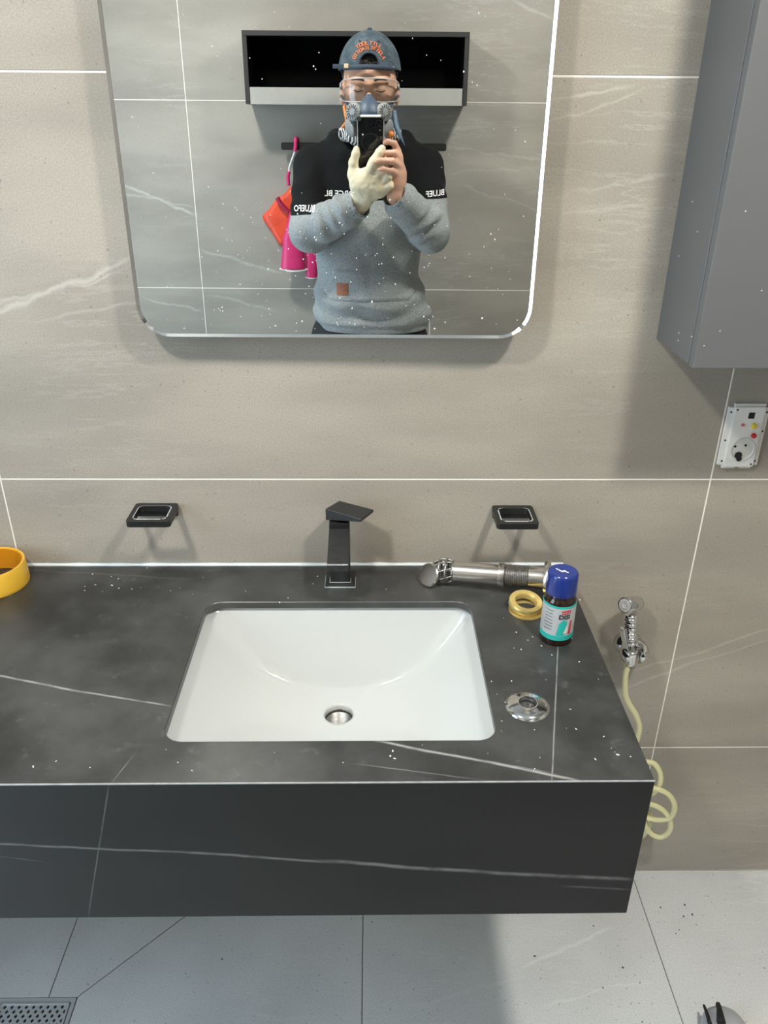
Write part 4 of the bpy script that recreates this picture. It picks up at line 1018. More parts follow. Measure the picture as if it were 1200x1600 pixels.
obj('magnet_ring', lathe_me([(0.0225, 0.0), (0.0262, 0.0), (0.0262, 0.0018), (0.0225, 0.0018)], 40, RMx, True), m_ringd, phone)
obj('back_disc', lathe_me([(0.0, 0.0), (0.0224, 0.0), (0.0224, 0.0006), (0.0, 0.0006)], 40, RMx), m_phblack, phone)

# ================================================================== the person
X0 = -0.030                                  # body axis
person = thing('person', 'person in black and grey hoodie, backward cap, goggles and respirator taking a photo', 'person', (X0, -1.50, 0.0))
m_skin = plain('skin', (0.62, 0.36, 0.25), 0.45, var=0.10, scale=30, sub=0.15)
shL, shR = (-0.205, -1.525, 1.396), (0.138, -1.525, 1.398)
elL, elR = (-0.212, -1.400, 1.222), (0.155, -1.400, 1.224)
wrL, wrR = R3(560, 320, 1.292), R3(619, 306, 1.285)
HX0, HY0 = -0.0285, -1.432
B = Field((-0.30, -1.70, -0.004), (0.25, -1.15, 1.765), 0.0042)
B.loft([(0.86, X0, -1.505, 0.150, 0.090), (0.96, X0, -1.505, 0.145, 0.092), (1.08, X0, -1.51, 0.135, 0.088), (1.22, X0, -1.52, 0.150, 0.095), (1.34, X0, -1.525, 0.160, 0.092), (1.43, X0, -1.52, 0.120, 0.070)], 0.02)
for sh, el, wr in ((shL, elL, wrL), (shR, elR, wrR)):
    B.cone((X0, -1.52, 1.40), sh, 0.052, 0.044, 0.03); B.cone(sh, el, 0.044, 0.040, 0.02); B.cone(el, wr, 0.038, 0.026 if wr is wrR else 0.019, 0.015)
B.cone((X0, -1.505, 1.40), (HX0, -1.455, 1.53), 0.056, 0.054, 0.03)
for sx in (-1, 1):
    hip, kn, an = (X0+sx*0.085, -1.50, 0.88), (X0+sx*0.10, -1.485, 0.49), (X0+sx*0.11, -1.52, 0.09)
    B.cone(hip, kn, 0.078, 0.052, 0.03); B.cone(kn, an, 0.052, 0.034, 0.02); B.cone((an[0], -1.535, 0.045), (an[0]+sx*0.012, -1.36, 0.03), 0.036, 0.028, 0.02)
# head
B.ell((HX0, HY0-0.012, 1.660), (0.074, 0.092, 0.086), 0.02)
B.ell((HX0, HY0+0.018, 1.600), (0.067, 0.072, 0.095), 0.03)
B.cone((HX0-0.03, HY0+0.01, 1.545), (HX0, HY0+0.062, 1.525), 0.032, 0.022, 0.03); B.cone((HX0+0.03, HY0+0.01, 1.545), (HX0, HY0+0.062, 1.525), 0.032, 0.022, 0.03)
B.cone((HX0, HY0+0.086, 1.612), (HX0, HY0+0.103, 1.578), 0.008, 0.012, 0.012); B.ell((HX0-0.012, HY0+0.094, 1.574), (0.008, 0.008, 0.007), 0.006); B.ell((HX0+0.012, HY0+0.094, 1.574), (0.008, 0.008, 0.007), 0.006)
for sx in (-1, 1):
    B.ell((HX0+sx*0.031, HY0+0.088, 1.604), (0.017, 0.012, 0.011), 0.008, sub=True)
    B.ell((HX0+sx*0.031, HY0+0.073, 1.603), (0.0145, 0.0125, 0.0115), 0.005)
    B.cone((HX0+sx*0.014, HY0+0.086, 1.622), (HX0+sx*0.048, HY0+0.072, 1.624), 0.007, 0.006, 0.012)
    B.ell((HX0+sx*0.040, HY0+0.066, 1.575), (0.020, 0.016, 0.016), 0.015)
    B.ell((HX0+sx*0.078, HY0-0.010, 1.598), (0.010, 0.018, 0.032), 0.008); B.ell((HX0+sx*0.088, HY0-0.002, 1.602), (0.005, 0.009, 0.019), 0.005, sub=True)
B.ell((HX0, HY0+0.088, 1.550), (0.022, 0.010, 0.005), 0.006); B.ell((HX0, HY0+0.086, 1.541), (0.018, 0.010, 0.006), 0.004)
# bare hand (the person's right)
B.cone(wrR, R3(621, 272, 1.272), 0.026, 0.028, 0.012, flat=((0.6, 1, 0), 0.75))
B.cone(R3(622, 284, 1.275), R3(621, 246, 1.264), 0.025, 0.020, 0.012, flat=((1, 0.5, 0), 0.75))
FK = 0.0035
B.chain([R3(621, 236, 1.268), R3(616, 224, 1.256), R3(605, 221, 1.247), R3(601, 223, 1.247)], [0.0110, 0.0088, 0.0078, 0.0070], FK)
B.chain([R3(624, 248, 1.262), R3(616, 239, 1.245), R3(601, 239, 1.236), R3(597, 241, 1.236)], [0.0112, 0.0090, 0.0080, 0.0072], FK)
B.chain([R3(625, 260, 1.262), R3(613, 252, 1.234), R3(594, 251, 1.222), R3(589, 252, 1.222)], [0.0112, 0.0092, 0.0082, 0.0072], FK)
B.chain([R3(623, 273, 1.264), R3(612, 267, 1.238), R3(598, 264, 1.226), R3(593, 265, 1.226)], [0.0110, 0.0086, 0.0075, 0.0066], FK)
B.chain([R3(616, 288, 1.285), R3(606, 268, 1.307), R3(596, 250, 1.310)], [0.016, 0.011, 0.009], FK)
# the left palm inside the glove
B.cone(wrL, R3(577, 292, 1.265), 0.018, 0.020, 0.005)
body = obj('body', smooth_me(B.mesh('body'), 1, 0.4), m_skin, person)
m_nail = plain('fingernail', (0.78, 0.50, 0.42), 0.25)
m_hair = plain('black_hair', (0.010, 0.008, 0.007), 0.5, var=0.4, scale=300)
for sx in (-1, 1):
    obj('eyelashes', tube_me([(HX0+sx*0.018, HY0+0.0855, 1.600), (HX0+sx*0.031, HY0+0.0880, 1.5965), (HX0+sx*0.044, HY0+0.0795, 1.6005)], 0.0013, 6), m_hair, body, True)
    obj('eyebrow', tube_me([(HX0+sx*0.014, HY0+0.0925, 1.624), (HX0+sx*0.031, HY0+0.0885, 1.629), (HX0+sx*0.050, HY0+0.0755, 1.625)], lambda t: 0.0032*(1-0.5*t), 6), m_hair, body, True)
H = Field((HX0-0.10, HY0-0.12, 1.56), (HX0+0.10, HY0+0.11, 1.70), 0.0035)
H.ell((HX0, HY0-0.012, 1.662), (0.0775, 0.0955, 0.0895), 0.01)
H.box((HX0, HY0+0.10, 1.56), (0.060, 0.10, 0.093), 0.02, 0.012, sub=True)
H.box((HX0, HY0+0.02, 1.55), (0.12, 0.14, 0.055), 0.01, 0.01, sub=True)
obj('hair', smooth_me(H.mesh(), 1), m_hair, person)
# forehead tuft seen through the cap opening
ms = []
for k in range(34):
    x = HX0 - 0.032 + 0.0019*k + random.uniform(-.002, .002)
    ms.append(tube_me([(x, HY0+0.074, 1.690), (x+random.uniform(-.006, .006), HY0+0.082, 1.672), (x+random.uniform(-.010, .010), HY0+0.086, 1.652)], lambda t: 0.0026*(1-0.7*t), 5, sub=3))
obj('fringe', join_me(ms), m_hair, person, True)

# trousers and shoes
m_pants = plain('black_trousers', (0.013, 0.013, 0.015), 0.8, var=0.3, scale=150, bmp=0.3); m_stripe = plain('white_stripe', (0.7, 0.7, 0.7), 0.7)
T = Field((-0.28, -1.70, 0.03), (0.24, -1.33, 1.02), 0.007)
T.loft([(0.82, X0, -1.505, 0.182, 0.112), (0.90, X0, -1.505, 0.180, 0.113), (1.00, X0, -1.505, 0.168, 0.108)], 0.03)
for sx in (-1, 1):
    hip, kn, an = (X0+sx*0.090, -1.50, 0.86), (X0+sx*0.103, -1.485, 0.49), (X0+sx*0.112, -1.52, 0.085)
    wr_ = lambda t, X, Y, Z: 0.004*np.sin(Z*70 + X*40 + 3*np.sin(Y*30))
    T.cone(hip, kn, 0.098, 0.074, 0.03, mod=wr_); T.cone(kn, an, 0.074, 0.060, 0.02, mod=wr_)
T.box((X0, -1.5, 0.02), (0.4, 0.3, 0.035), 0.002, 0.004, sub=True)
pants = obj('trousers', smooth_me(T.mesh(), 2), m_pants, person)
obj('side_stripe', tube_me([(0.1620, -1.478, 0.985), (0.1655, -1.478, 0.93), (0.1640, -1.476, 0.86), (0.155, -1.475, 0.75), (0.146, -1.470, 0.6)], 0.004, 6), m_stripe, pants, True)
m_shoe = plain('black_shoe', (0.02, 0.02, 0.02), 0.6); m_soles = plain('grey_sole', (0.3, 0.3, 0.3), 0.7)
for sx in (-1, 1):
    S_ = Field((X0+sx*0.12-0.08, -1.62, 0.0), (X0+sx*0.12+0.08, -1.28, 0.14), 0.005)
    S_.cone((X0+sx*0.112, -1.545, 0.055), (X0+sx*0.124, -1.345, 0.040), 0.046, 0.040, 0.02); S_.cone((X0+sx*0.112, -1.53, 0.05), (X0+sx*0.112, -1.525, 0.095), 0.045, 0.043, 0.02)
    S_.box((X0, -1.45, -0.03), (0.4, 0.4, 0.048), 0.001, 0.004, sub=True)
    sh_ = obj('shoe', smooth_me(S_.mesh(), 1), m_shoe, person)
    op = []
    for i in range(28):
        t = 2*math.pi*i/28; op.append((X0+sx*0.118 + (0.046-0.003*math.sin(t))*math.cos(t) + sx*0.006*math.sin(t), -1.445 + 0.148*math.sin(t)))
    obj('sole', prism_me(op, 0.0004, 0.020, None, 0.003), m_soles, sh_, True)

# hoodie
def fabric(name, attr_name=None):
    m, nt, bs = new_mat(name); src, _ = pos_xyz(nt)
    g = noise_n(nt, src, 260, 3, 0.7); gl = noise_n(nt, src, 28, 3)
    grey = mixc(nt, g.smooth(0.3, 0.7), (0.215, 0.232, 0.235), (0.37, 0.39, 0.39)); blk = mixc(nt, g, (0.005, 0.0055, 0.006), (0.011, 0.0115, 0.012))
    at = nt.nodes.new('ShaderNodeAttribute'); at.attribute_name = 'grey'
    nt.links.new(mixc(nt, E_(nt, at.outputs['Fac']).smooth(0.46, 0.54), blk, grey), bs.inputs['Base Color'])
    bs.inputs['Roughness'].default_value = 0.9; bs.inputs['Specular IOR Level'].default_value = 0.15; bs.inputs['Sheen Weight'].default_value = 0.03
    bump(nt, bs, g*0.6 + gl*0.8, 0.35, 0.002); return m
m_hood = fabric('hoodie_fleece')
G = Field((-0.31, -1.70, 0.88), (0.26, -1.22, 1.545), 0.0045)
def belly(X, Y, Z): return 0.0075*np.sin(Z*70 + 1.0 - np.abs(X-X0-0.01)*17 + 0.8*np.sin(X*33))*np.exp(-((Z-0.99)/0.05)**2) + 0.0035*np.sin(Z*38 - np.abs(X-X0)*34 + np.sin(X*25))
G.loft([(0.940, -0.020, -1.500, 0.188, 0.132), (0.968, -0.020, -1.500, 0.192, 0.136), (0.985, -0.022, -1.500, 0.190, 0.140), (1.02, -0.030, -1.500, 0.180, 0.140), (1.08, -0.036, -1.505, 0.166, 0.132), (1.16, -0.034, -1.51, 0.166, 0.126), (1.28, X0, -1.52, 0.180, 0.125), (1.36, X0, -1.525, 0.186, 0.116), (1.42, X0, -1.52, 0.150, 0.094), (1.455, X0, -1.515, 0.105, 0.075)], 0.02, mod=belly)
# rib hem, sagging at the front middle
G.loft([(0.915, -0.020, -1.502, 0.180, 0.128), (0.955, -0.020, -1.502, 0.187, 0.130)], 0.008)
def fold(n, a, ph):
    return lambda t, X, Y, Z: a*(np.sin(n*t*6.283 + ph + 2.6*np.sin(X*24 + Z*17) + 1.7*np.sin(Y*33 - X*12))*np.clip(0.55 + 0.6*np.sin(X*41 - Z*29 + ph), 0, 1) + 0.45*np.sin(X*52 + Y*47 + Z*38 + ph))
for sx, sh, el, wr in ((-1, shL, elL, wrL), (1, shR, elR, wrR)):
    e2 = tuple(np.array(el)*1.0)
    G.cone((X0+sx*0.05, -1.515, 1.445), (sh[0]-sx*0.012, sh[1], sh[2]+0.004), 0.052, 0.060, 0.045)
    G.cone(sh, el, 0.061, 0.061, 0.02, mod=fold(1.5, 0.0022, 0.5))
    w = np.array(wr); d = w-np.array(el); L = np.linalg.norm(d); d /= L
    G.cone(el, tuple(w-d*0.035), 0.061, 0.049, 0.012, mod=fold(3.1, 0.0046, 0.2))
    G.cone(tuple(w-d*0.030), tuple(w-d*0.002), 0.043, 0.040, 0.005)
    G.cone(tuple(w+d*0.042), tuple(w+d*0.10), 0.045, 0.05, 0.003, sub=True)
    G.cone(tuple(w-d*0.01), tuple(w+d*0.06), 0.034, 0.034, 0.003, sub=True)
# hood bunched round the neck
for k in range(11):
    a0, a1 = 2*math.pi*k/11, 2*math.pi*(k+1)/11
    def hp_(a): return (X0+0.103*math.cos(a), -1.515+0.078*math.sin(a), 1.452 + 0.020*math.cos(2*a) - 0.018*math.sin(a))
    G.cone(hp_(a0), hp_(a1), 0.030, 0.030, 0.012)
G.ell((X0, -1.595, 1.44), (0.11, 0.05, 0.07), 0.03)
G.cone((HX0, -1.48, 1.46), (HX0, -1.455, 1.56), 0.060, 0.075, 0.01, sub=True)
me = smooth_me(G.mesh('hoodie'), 1, 0.5)
P = verts_np(me)
# grey below the chest band and on the forearms
def seg_t(P, a, b): a, b = np.array(a), np.array(b); ba = b-a; t = np.clip(((P-a)@ba)/(ba@ba), 0, 1); return t, np.linalg.norm(P-a-t[:, None]*ba, axis=1)
def bandz(x): return np.interp(x, [-0.28, -0.20, -0.14, -0.03, 0.06, 0.12, 0.21], [1.266, 1.276, 1.296, 1.310, 1.313, 1.316, 1.318])
g = np.clip(0.5 + (bandz(P[:, 0]) - P[:, 2])/0.012, 0, 1)
for el, wr in ((elL, wrL), (elR, wrR)):
    t, d = seg_t(P, el, wr); g = np.where((d < 0.068) & (P[:, 1] > -1.40) & (t > 0.34), 1.0, g)
attr(me, 'grey', g)
hood = obj('hoodie', me, m_hood, person)
bpy.context.view_layer.update()
bvh = BVHTree.FromPolygons([v.co.copy() for v in me.vertices], [tuple(p.vertices) for p in me.polygons])
def front_hit(x, z, off=0.001):
    h = bvh.ray_cast(Vector((x, -0.9, z)), Vector((0, -1, 0)))
    if h[0] is None: return None
    n = h[1]; n = n if n.y > 0 else -n
    return h[0] + n*off
def near_hit(p, off=0.001):
    h = bvh.find_nearest(p); n = h[1]
    if (p-h[0]).dot(n) < 0 and (p-h[0]).length > 1e-5: n = n
    return h[0] + n*off
m_print = plain('white_band_print', (0.82, 0.82, 0.82), 0.6); m_pocket = fabric('hoodie_pocket_fleece')
def arm_text(s, size, start, dirx, name, squeeze=1.0):
    """lettering read by someone facing the person; start in world, runs along dirx"""
    bm = text_bm(s, size, 0.0004); bmesh.ops.subdivide_edges(bm, edges=[e for e in bm.edges if e.calc_length() > 0.006], cuts=1)
    st = Vector(start); dx = Vector(dirx).normalized()
    for v in bm.verts:
        q = st + dx*(v.co.x*squeeze) + Vector((0, 0, 1))*v.co.y
        h = front_hit(q.x, q.z, 0.0014)
        if h is None: h = near_hit(Vector((q.x, -1.42, q.z)), 0.0014)
        v.co = h
    me = bpy.data.meshes.new(name); bm.to_mesh(me); bm.free()
    return obj(name, me, m_print, hood)
arm_text('BLUEFO', 0.0235, (-0.186, 0, 1.283), (-1, 0, -0.04), 'sleeve_lettering', 0.82)
arm_text('BLUEF', 0.0225, (0.196, 0, 1.327), (-1, 0, -0.10), 'sleeve_lettering', 0.92)
bm = text_bm('BLUEFORCE BL', 0.0225, 0.0004)
xs_ = [v.co.x for v in bm.verts]
cut = max(xs_)
for v in bm.verts:
    x = -0.010 - v.co.x*1.02; z = 1.322 + v.co.y
    h = None
    for yy in (-1.395,):
        h = bvh.ray_cast(Vector((x, yy, z)), Vector((0, -1, 0)))
    v.co = (h[0] + Vector((0, 0.0012, 0))) if h[0] is not None else Vector((x, -1.42, z))
me_ = bpy.data.meshes.new('chest'); bm.to_mesh(me_); bm.free(); obj('chest_lettering', me_, m_print, hood)
# kangaroo pocket: a thick patch lying on the front
def patch(poly, off, name, mat, nx=36, nz=16, thick=0.004, parent=hood, grey=True):
    xs = [p[0] for p in poly]; zs = [p[1] for p in poly]; bm = bmesh.new(); V = {}
    def inside(x, z):
        c = False
        for i in range(len(poly)):
            (x1, z1), (x2, z2) = poly[i], poly[i-1]
            if (z1 > z) != (z2 > z) and x < (x2-x1)*(z-z1)/(z2-z1)+x1: c = not c
        return c
    # rows: clip the polygon at every level
    rows = []
    for j in range(nz+1):
        z = min(zs) + (max(zs)-min(zs))*(0.001+0.998*j/nz); cr = []
        for i in range(len(poly)):
            (x1, z1), (x2, z2) = poly[i], poly[i-1]
            if (z1 > z) != (z2 > z): cr.append((x2-x1)*(z-z1)/(z2-z1)+x1)
        a, b = min(cr), max(cr)
        rows.append([(a+(b-a)*i/nx, z) for i in range(nx+1)])
    R_ = []
    for j, r in enumerate(rows):
        rr = []
        for i, (x, z) in enumerate(r):
            e_ = min(i, nx-i, j, nz-j); h = front_hit(x, z, off + (thick if e_ > 0 else 0.0))
            rr.append(bm.verts.new(h if h is not None else (x, -1.37, z)))
        R_.append(rr)
    for a, b in zip(R_, R_[1:]):
        for i in range(nx): bm.faces.new((a[i], b[i], b[i+1], a[i+1]))
    me = from_bm(name, bm)
    if grey: attr(me, 'grey', np.ones(len(me.vertices)))
    return obj(name, me, mat, parent, True)
pk_ = patch([(-0.150, 1.020), (0.095, 1.020), (0.118, 1.045), (0.080, 1.112), (-0.135, 1.112), (-0.172, 1.045)], 0.0005, 'front_pocket', m_pocket, thick=0.0065)
m_leather = plain('brown_leather_patch', (0.30, 0.11, 0.055), 0.6, var=0.3, scale=200)
patch([(-0.127, 1.034), (-0.092, 1.034), (-0.092, 1.074), (-0.127, 1.074)], 0.0080, 'leather_patch', m_leather, 6, 6, 0.0012, pk_, False)
obj('drawstring', tube_me([(0.055, -1.385, 1.435), (0.056, -1.375, 1.40), (0.055, -1.385, 1.355), (0.056, -1.388, 1.33)], 0.0025, 6), m_black, hood, True)

# glove on the person's left hand
m_glove = plain('cream_leather_glove', (0.70, 0.62, 0.44), 0.65, var=0.16, scale=45, bmp=0.25)
K_ = Field((-0.14, -1.34, 1.25), (0.07, -1.18, 1.48), 0.0024)
wL = np.array(wrL)
K_.cone(tuple(wL+np.array((-0.016, -0.012, -0.014))), R3(572, 300, 1.272), 0.0325, 0.034, 0.012, flat=((0, 1, 0), 0.8))
K_.ell(R3(576, 285, 1.260), (0.049, 0.026, 0.040), 0.015)
K_.ell(R3(592, 290, 1.262), (0.030, 0.024, 0.034), 0.012)
K_.cone(R3(560, 290, 1.265), R3(553, 272, 1.266), 0.024, 0.017, 0.012)
K_.chain([R3(552, 274, 1.266), R3(552, 254, 1.262), R3(556, 240, 1.260), R3(557, 234, 1.259)], [0.0155, 0.0125, 0.0108, 0.0095], 0.006)
K_.chain([R3(576, 272, 1.254), R3(584, 254, 1.242), R3(594, 238, 1.238), R3(597, 233, 1.238)], [0.0165, 0.0145, 0.0125, 0.0105], 0.005)
K_.chain([R3(590, 274, 1.250), R3(600, 262, 1.244), R3(606, 256, 1.250)], [0.0150, 0.0130, 0.0115], 0.005)
K_.chain([R3(600, 282, 1.252), R3(606, 276, 1.246), R3(609, 270, 1.258)], [0.0145, 0.0125, 0.0115], 0.005)
K_.chain([R3(602, 294, 1.256), R3(608, 290, 1.250), R3(610, 284, 1.264)], [0.0140, 0.0120, 0.0110], 0.005)
gm = smooth_me(K_.mesh('glove'), 1, 0.4)
for v in gm.vertices: v.co += v.normal*0.0012*noise.noise(v.co*90)
obj('work_glove', gm, m_glove, person)

# cap worn backwards
m_denim, nt, bs = new_mat('faded_blue_denim'); src, _ = pos_xyz(nt)
n1, n2 = noise_n(nt, src, 40, 4), noise_n(nt, src, 500, 2)
nt.links.new(mixc(nt, (n1*0.7 + n2*0.3).smooth(0.3, 0.7), (0.040, 0.060, 0.078), (0.105, 0.135, 0.155)), bs.inputs['Base Color']); bs.inputs['Roughness'].default_value = 0.85; bs.inputs['Specular IOR Level'].default_value = 0.2
bump(nt, bs, n2, 0.3)
m_denimd = plain('dark_denim', (0.035, 0.05, 0.075), 0.8, var=0.3, scale=150)
CZ = 1.652
Kp = Field((HX0-0.11, HY0-0.13, CZ-0.03), (HX0+0.11, HY0+0.13, 1.775), 0.0024)
Kp.ell((HX0, HY0-0.006, CZ-0.004), (0.0895, 0.1065, 0.1060), 0.004)
Kp.box((HX0, HY0, CZ-0.100), (0.2, 0.2, 0.100), 0.001, 0.003, sub=True)
Kp.ell((HX0, HY0-0.006, CZ-0.004), (0.0862, 0.1032, 0.1025), 0.003, sub=True)
# arched opening at the front (the cap's back)
Kp.cone((HX0-0.0005, HY0+0.06, CZ+0.012), (HX0-0.0005, HY0+0.14, CZ+0.012), 0.0265, 0.0265, 0.003, sub=True)
Kp.box((HX0-0.0005, HY0+0.10, CZ-0.004), (0.0265, 0.04, 0.014), 0.001, 0.002, sub=True)
cap = obj('cap', smooth_me(Kp.mesh('cap'), 1, 0.4), m_denim, person)
def dome(x, z, off=0.0):
    """front point of the cap dome at x,z (relative to the cap centre)"""
    q = 1 - (x/(0.0895+off))**2 - ((z+0.004)/(0.106+off))**2
    return Vector((HX0+x, HY0-0.006 + (0.1065+off)*math.sqrt(max(q, 0)), CZ+z))
arch = [dome(-0.0265, 0.001, .001)] + [dome(0.0275*math.cos(math.pi-a), 0.012+0.0275*math.sin(a), .001) for a in [math.pi*i/12 for i in range(13)]] + [dome(0.0265, 0.001, .001)]
obj('opening_binding', tube_me(arch, 0.0026, 8, sub=3), m_denimd, cap, True)
sv, fs = [], []
for i in range(33):
    a = math.radians(200 - 142*i/32); cx_, cy_ = math.cos(a), math.sin(a)
    a_ = math.pi*0.5 + (0.5-i/32)*1.75
    x, y = 0.0925*math.cos(a_), 0.1095*math.sin(a_)
    for z in (-0.002, 0.0105): sv.append((HX0+x, HY0-0.006+y, CZ+z))
for i in range(32): fs.append((2*i, 2*i+1, 2*i+3, 2*i+2))
st = obj('adjuster_strap', mesh('strap', sv, fs), m_denimd, cap, True); md = st.modifiers.new('t', 'SOLIDIFY'); md.thickness = 0.003; md.offset = 0
te = rp(531, 103, 1.355); te2 = rp(519, 103, 1.352)
obj('strap_tail', box_me((te2.x, -1.376, te.z-0.0055), (te.x+0.012, -1.372, te.z+0.0055), 0.001, 1), m_denimd, cap)
m_tan = plain('tan_leather_tag', (0.70, 0.52, 0.30), 0.5)
tq = rp(541, 103, 1.35); obj('leather_tag', box_me((tq.x-0.006, tq.y-0.004, tq.z-0.005), (tq.x+0.006, tq.y+0.003, tq.z+0.0055), 0.0008, 1, None), m_tan, cap)
obj('top_button', lathe_me([(0.0, 0.006), (0.005, 0.0055), (0.0075, 0.002), (0.0075, 0.0), (0.0, 0.0)], 16, Matrix.Translation((HX0, HY0-0.006, CZ+0.1015))), m_denimd, cap, True)
for sx in (-1, 1):
    for x, z in ((0.026, 0.068),):
        q = dome(sx*x, z, .0005); obj('eyelet', lathe_me([(0.0015, 0.0), (0.0032, 0.0), (0.0032, 0.0012), (0.0015, 0.0012)], 14, axis_m(q, (q-Vector((HX0, HY0, CZ)))), True), m_denimd, cap)
# bill hanging at the back
bm = bmesh.new(); rows = []
for i in range(9):
    t = i/8; r = []
    for j in range(17):
        a = math.pi + math.pi*j/16; x = 0.082*math.cos(a)*(1-0.12*t); yb_ = -0.006 + 0.100*math.sin(a); y = yb_ - 0.068*t*abs(math.sin(a))**0.6
        r.append(bm.verts.new((HX0+x, HY0+y, CZ+0.002 - 0.022*t - 0.020*(x/0.085)**2*t)))
    rows.append(r)
for a, b in zip(rows, rows[1:]):
    for j in range(16): bm.faces.new((a[j], a[j+1], b[j+1], b[j]))
bl = obj('bill', from_bm('bill', bm), m_denim, cap, True); md = bl.modifiers.new('t', 'SOLIDIFY'); md.thickness = 0.003
# worn orange embroidery in two arched rows (no legible words in the photo)
m_emb = plain('orange_embroidery', (0.78, 0.20, 0.06), 0.7, var=0.3, scale=200)
ms = []
rng = random.Random(3)
for row, (rad, a0, a1, nlet, hgt) in enumerate(((0.0385, 158, 22, 13, 0.0085), (0.0505, 128, 52, 8, 0.0085))):
    for k in range(nlet):
        a = math.radians(a0 + (a1-a0)*(k+0.5)/nlet); w = rad*abs(math.radians(a1-a0))/nlet*0.36
        def lp(du, dv):
            rr = rad + dv; aa = a - du/rad
            return dome(rr*math.cos(aa)*1.05, 0.008 + rr*math.sin(aa), 0.0016)
        for (u0, v0, u1, v1) in rng.choice((((-1, 0, -1, 1), (-1, 1, 1, 1), (-1, .5, 1, .5)), ((-1, 0, -1, 1), (1, 0, 1, 1), (-1, 1, 1, 1), (-1, 0, 1, 0)), ((-1, 0, 0, 1), (0, 1, 1, 0), (-.5, .4, .5, .4)), ((-1, 0, -1, 1), (-1, 0, 1, 0)), ((-1, 1, 1, 1), (0, 0, 0, 1)))):
            ms.append(tube_me([lp(u0*w, v0*hgt), lp((u0+u1)/2*w, (v0+v1)/2*hgt), lp(u1*w, v1*hgt)], 0.0011, 5, sub=2))
obj('embroidery', join_me(ms), m_emb, cap, True)

# safety goggles
m_gframe = plain('milky_goggle_frame', (0.42, 0.43, 0.42), 0.3, var=0.1)
def gog(a, z, off=0.0):
    return Vector((HX0 + (0.0800+off)*math.sin(a), HY0+0.006 + (0.098+off)*math.cos(a)**0.8, z))
gv, gf = [], []
AN = 28; A1 = math.radians(86)
def gz0(a): return 1.571 + 0.0*a + 0.012*math.exp(-(a/0.16)**2) + 0.010*(abs(a)/A1)**3
def gz1(a): return 1.629 - 0.010*(abs(a)/A1)**3
for i in range(AN+1):
    a = -A1 + 2*A1*i/AN
    for j in range(6): gv.append(gog(a, gz0(a)+(gz1(a)-gz0(a))*j/5, 0.004*math.sin(math.pi*j/5)))
for i in range(AN):
    for j in range(5): gf.append((i*6+j, i*6+j+1, (i+1)*6+j+1, (i+1)*6+j))
gg = obj('safety_goggles', mesh('lens', gv, gf), m_clear, person, True)
obj('goggle_top_rim', tube_me([gog(-A1+2*A1*i/AN, gz1(-A1+2*A1*i/AN), 0.002) for i in range(AN+1)], 0.0016, 8, sub=2), m_gframe, gg, True)
obj('goggle_lower_rim', tube_me([gog(-A1+2*A1*i/AN, gz0(-A1+2*A1*i/AN), 0.002) for i in range(AN+1)], 0.0012, 8, sub=2), m_gframe, gg, True)
for sx in (-1, 1):
    p0 = gog(sx*A1, 1.612, 0.002)
    obj('goggle_temple', tube_me([p0 + Vector((0, 0, 0.008)), p0, p0 + Vector((sx*0.003, -0.035, -0.003)), p0 + Vector((0, -0.075, -0.008))], 0.0035, 8), m_gframe, gg, True)

# half-face respirator
m_maskb = plain('blue_grey_rubber_mask', (0.055, 0.080, 0.125), 0.5, var=0.1); m_filt = plain('grey_filter_housing', (0.24, 0.25, 0.25), 0.5, var=0.25); m_filtd = plain('dark_filter_slots', (0.04, 0.04, 0.045), 0.7)
Q = Field((HX0-0.09, HY0+0.02, 1.47), (HX0+0.09, HY0+0.175, 1.60), 0.0026)
Q.cone((HX0, HY0+0.106, 1.580), (HX0, HY0+0.114, 1.540), 0.012, 0.034, 0.012)
Q.cone((HX0, HY0+0.114, 1.545), (HX0, HY0+0.105, 1.505), 0.034, 0.036, 0.012)
for sx in (-1, 1): Q.cone((HX0, HY0+0.10, 1.535), (HX0+sx*0.048, HY0+0.068, 1.530), 0.030, 0.018, 0.015)
Q.ell((HX0, HY0+0.05, 1.55), (0.052, 0.048, 0.05), 0.006, sub=True)
mask = obj('respirator_mask', smooth_me(Q.mesh(), 1), m_maskb, person)
for sx in (-1, 1):
    fc = Vector((HX0+sx*0.037, HY0+0.122, 1.545)); fd = Vector((sx*0.55, 0.80, 0.10)).normalized(); FM = axis_m(fc, fd)
    hs = obj('filter_housing', lathe_me([(0.0, 0.0), (0.0215, 0.0), (0.0235, 0.003), (0.0235, 0.013), (0.0205, 0.016), (0.0, 0.0165)], 30, FM), m_filt, mask, True)
    for k in range(14):
        a = 2*math.pi*k/14
        obj('filter_slot', box_me((0.0095, -0.0012, 0.0160), (0.0185, 0.0012, 0.0172), 0, 1, FM @ Matrix.Rotation(a, 4, 'Z')), m_filtd, hs)
    dn = Vector((HX0+sx*0.046, HY0+0.098, 1.508))
    obj('filter_cartridge', lathe_me([(0.0, -0.012), (0.022, -0.012), (0.024, -0.009), (0.024, 0.010), (0.021, 0.013), (0.0, 0.013)], 28, axis_m(dn, (sx*0.8, 0.5, -0.25))), m_filt, mask, True)
obj('exhale_valve', lathe_me([(0.0, 0.010), (0.012, 0.010), (0.015, 0.006), (0.015, 0.0), (0.0, 0.0)], 24, axis_m((HX0, HY0+0.143, 1.520), (0, 0.95, -0.25))), m_filtd, mask, True)
m_orange = plain('orange_rubber_strap', (0.72, 0.22, 0.05), 0.5); m_bluestrap = plain('pale_blue_cloth', (0.13, 0.20, 0.27), 0.8, var=0.3, scale=60)
obj('head_strap', tube_me([rp(552, 170, 1.345), rp(541, 160, 1.38), rp(533, 150, 1.42)], 0.0042, 8), m_maskb, mask, True)
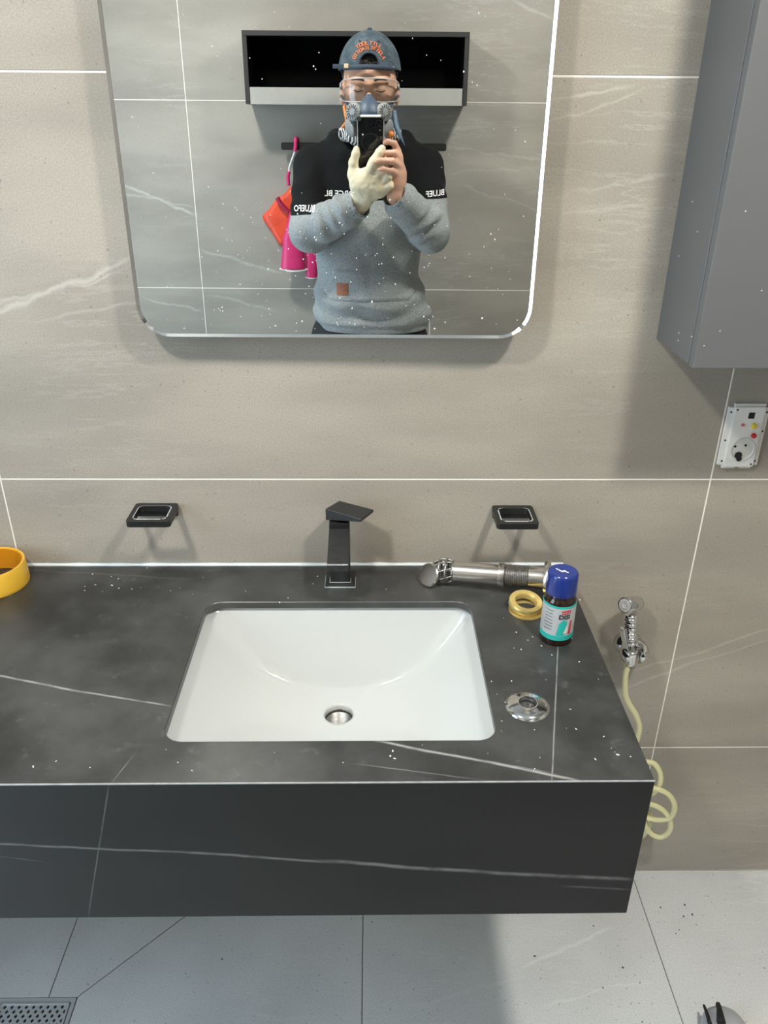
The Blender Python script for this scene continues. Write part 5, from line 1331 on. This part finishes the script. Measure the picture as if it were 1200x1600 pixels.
obj('head_strap', tube_me([rp(606, 170, 1.345), rp(614, 160, 1.38), rp(622, 150, 1.42)], 0.0042, 8), m_maskb, mask, True)
obj('orange_strap', tube_me([rp(538, 166, 1.385), rp(540, 178, 1.375), rp(542, 190, 1.37), rp(536, 198, 1.39)], 0.0052, 8), m_orange, mask, True)
obj('orange_knob', lathe_me([(0.0, 0.007), (0.006, 0.006), (0.0095, 0.0), (0.006, -0.006), (0.0, -0.007)], 18, axis_m(rp(611, 210, 1.33), (0.3, 1, 0))), m_orange, mask, True)
# patterned neck scarf and hanging cloth tail
m_scarf, nt, bs = new_mat('black_white_scarf'); src, _ = pos_xyz(nt)
vo = nt.nodes.new('ShaderNodeTexWave'); vo.inputs['Scale'].default_value = 38; vo.inputs['Distortion'].default_value = 9; vo.inputs['Detail'].default_value = 1; nt.links.new(src, vo.inputs[0])
nt.links.new(mixc(nt, E_(nt, vo.outputs[1]).smooth(0.5, 0.6), (0.015, 0.015, 0.02), (0.66, 0.64, 0.60)), bs.inputs['Base Color']); bs.inputs['Roughness'].default_value = 0.85
Sf = Field((HX0-0.12, HY0-0.12, 1.42), (HX0+0.12, HY0+0.10, 1.56), 0.003)
for k in range(14):
    a0, a1 = 2*math.pi*k/14, 2*math.pi*(k+1)/14
    def sp(a): return (HX0+0.070*math.cos(a), HY0-0.022+0.062*math.sin(a), 1.492 - 0.012*math.sin(a) + 0.008*math.sin(3*a))
    Sf.cone(sp(a0), sp(a1), 0.022, 0.022, 0.01)
scarf = obj('neck_scarf', smooth_me(Sf.mesh(), 1), m_scarf, person)
bm = bmesh.new(); L_ = [rp(612, 172, 1.375), rp(613, 190, 1.365), rp(617, 205, 1.355), rp(632, 227, 1.350)]; R_ = [rp(619, 172, 1.385), rp(622, 190, 1.370), rp(626, 205, 1.358), rp(633, 227, 1.350)]
V = [[bm.verts.new(a), bm.verts.new((a+b)/2 + Vector((0, 0.008, 0))), bm.verts.new(b)] for a, b in zip(L_, R_)]
for a, b in zip(V, V[1:]):
    for j in range(2): bm.faces.new((a[j], a[j+1], b[j+1], b[j]))
tl = obj('scarf_tail', from_bm('tail', bm), m_bluestrap, scarf, True); md = tl.modifiers.new('t', 'SOLIDIFY'); md.thickness = 0.003
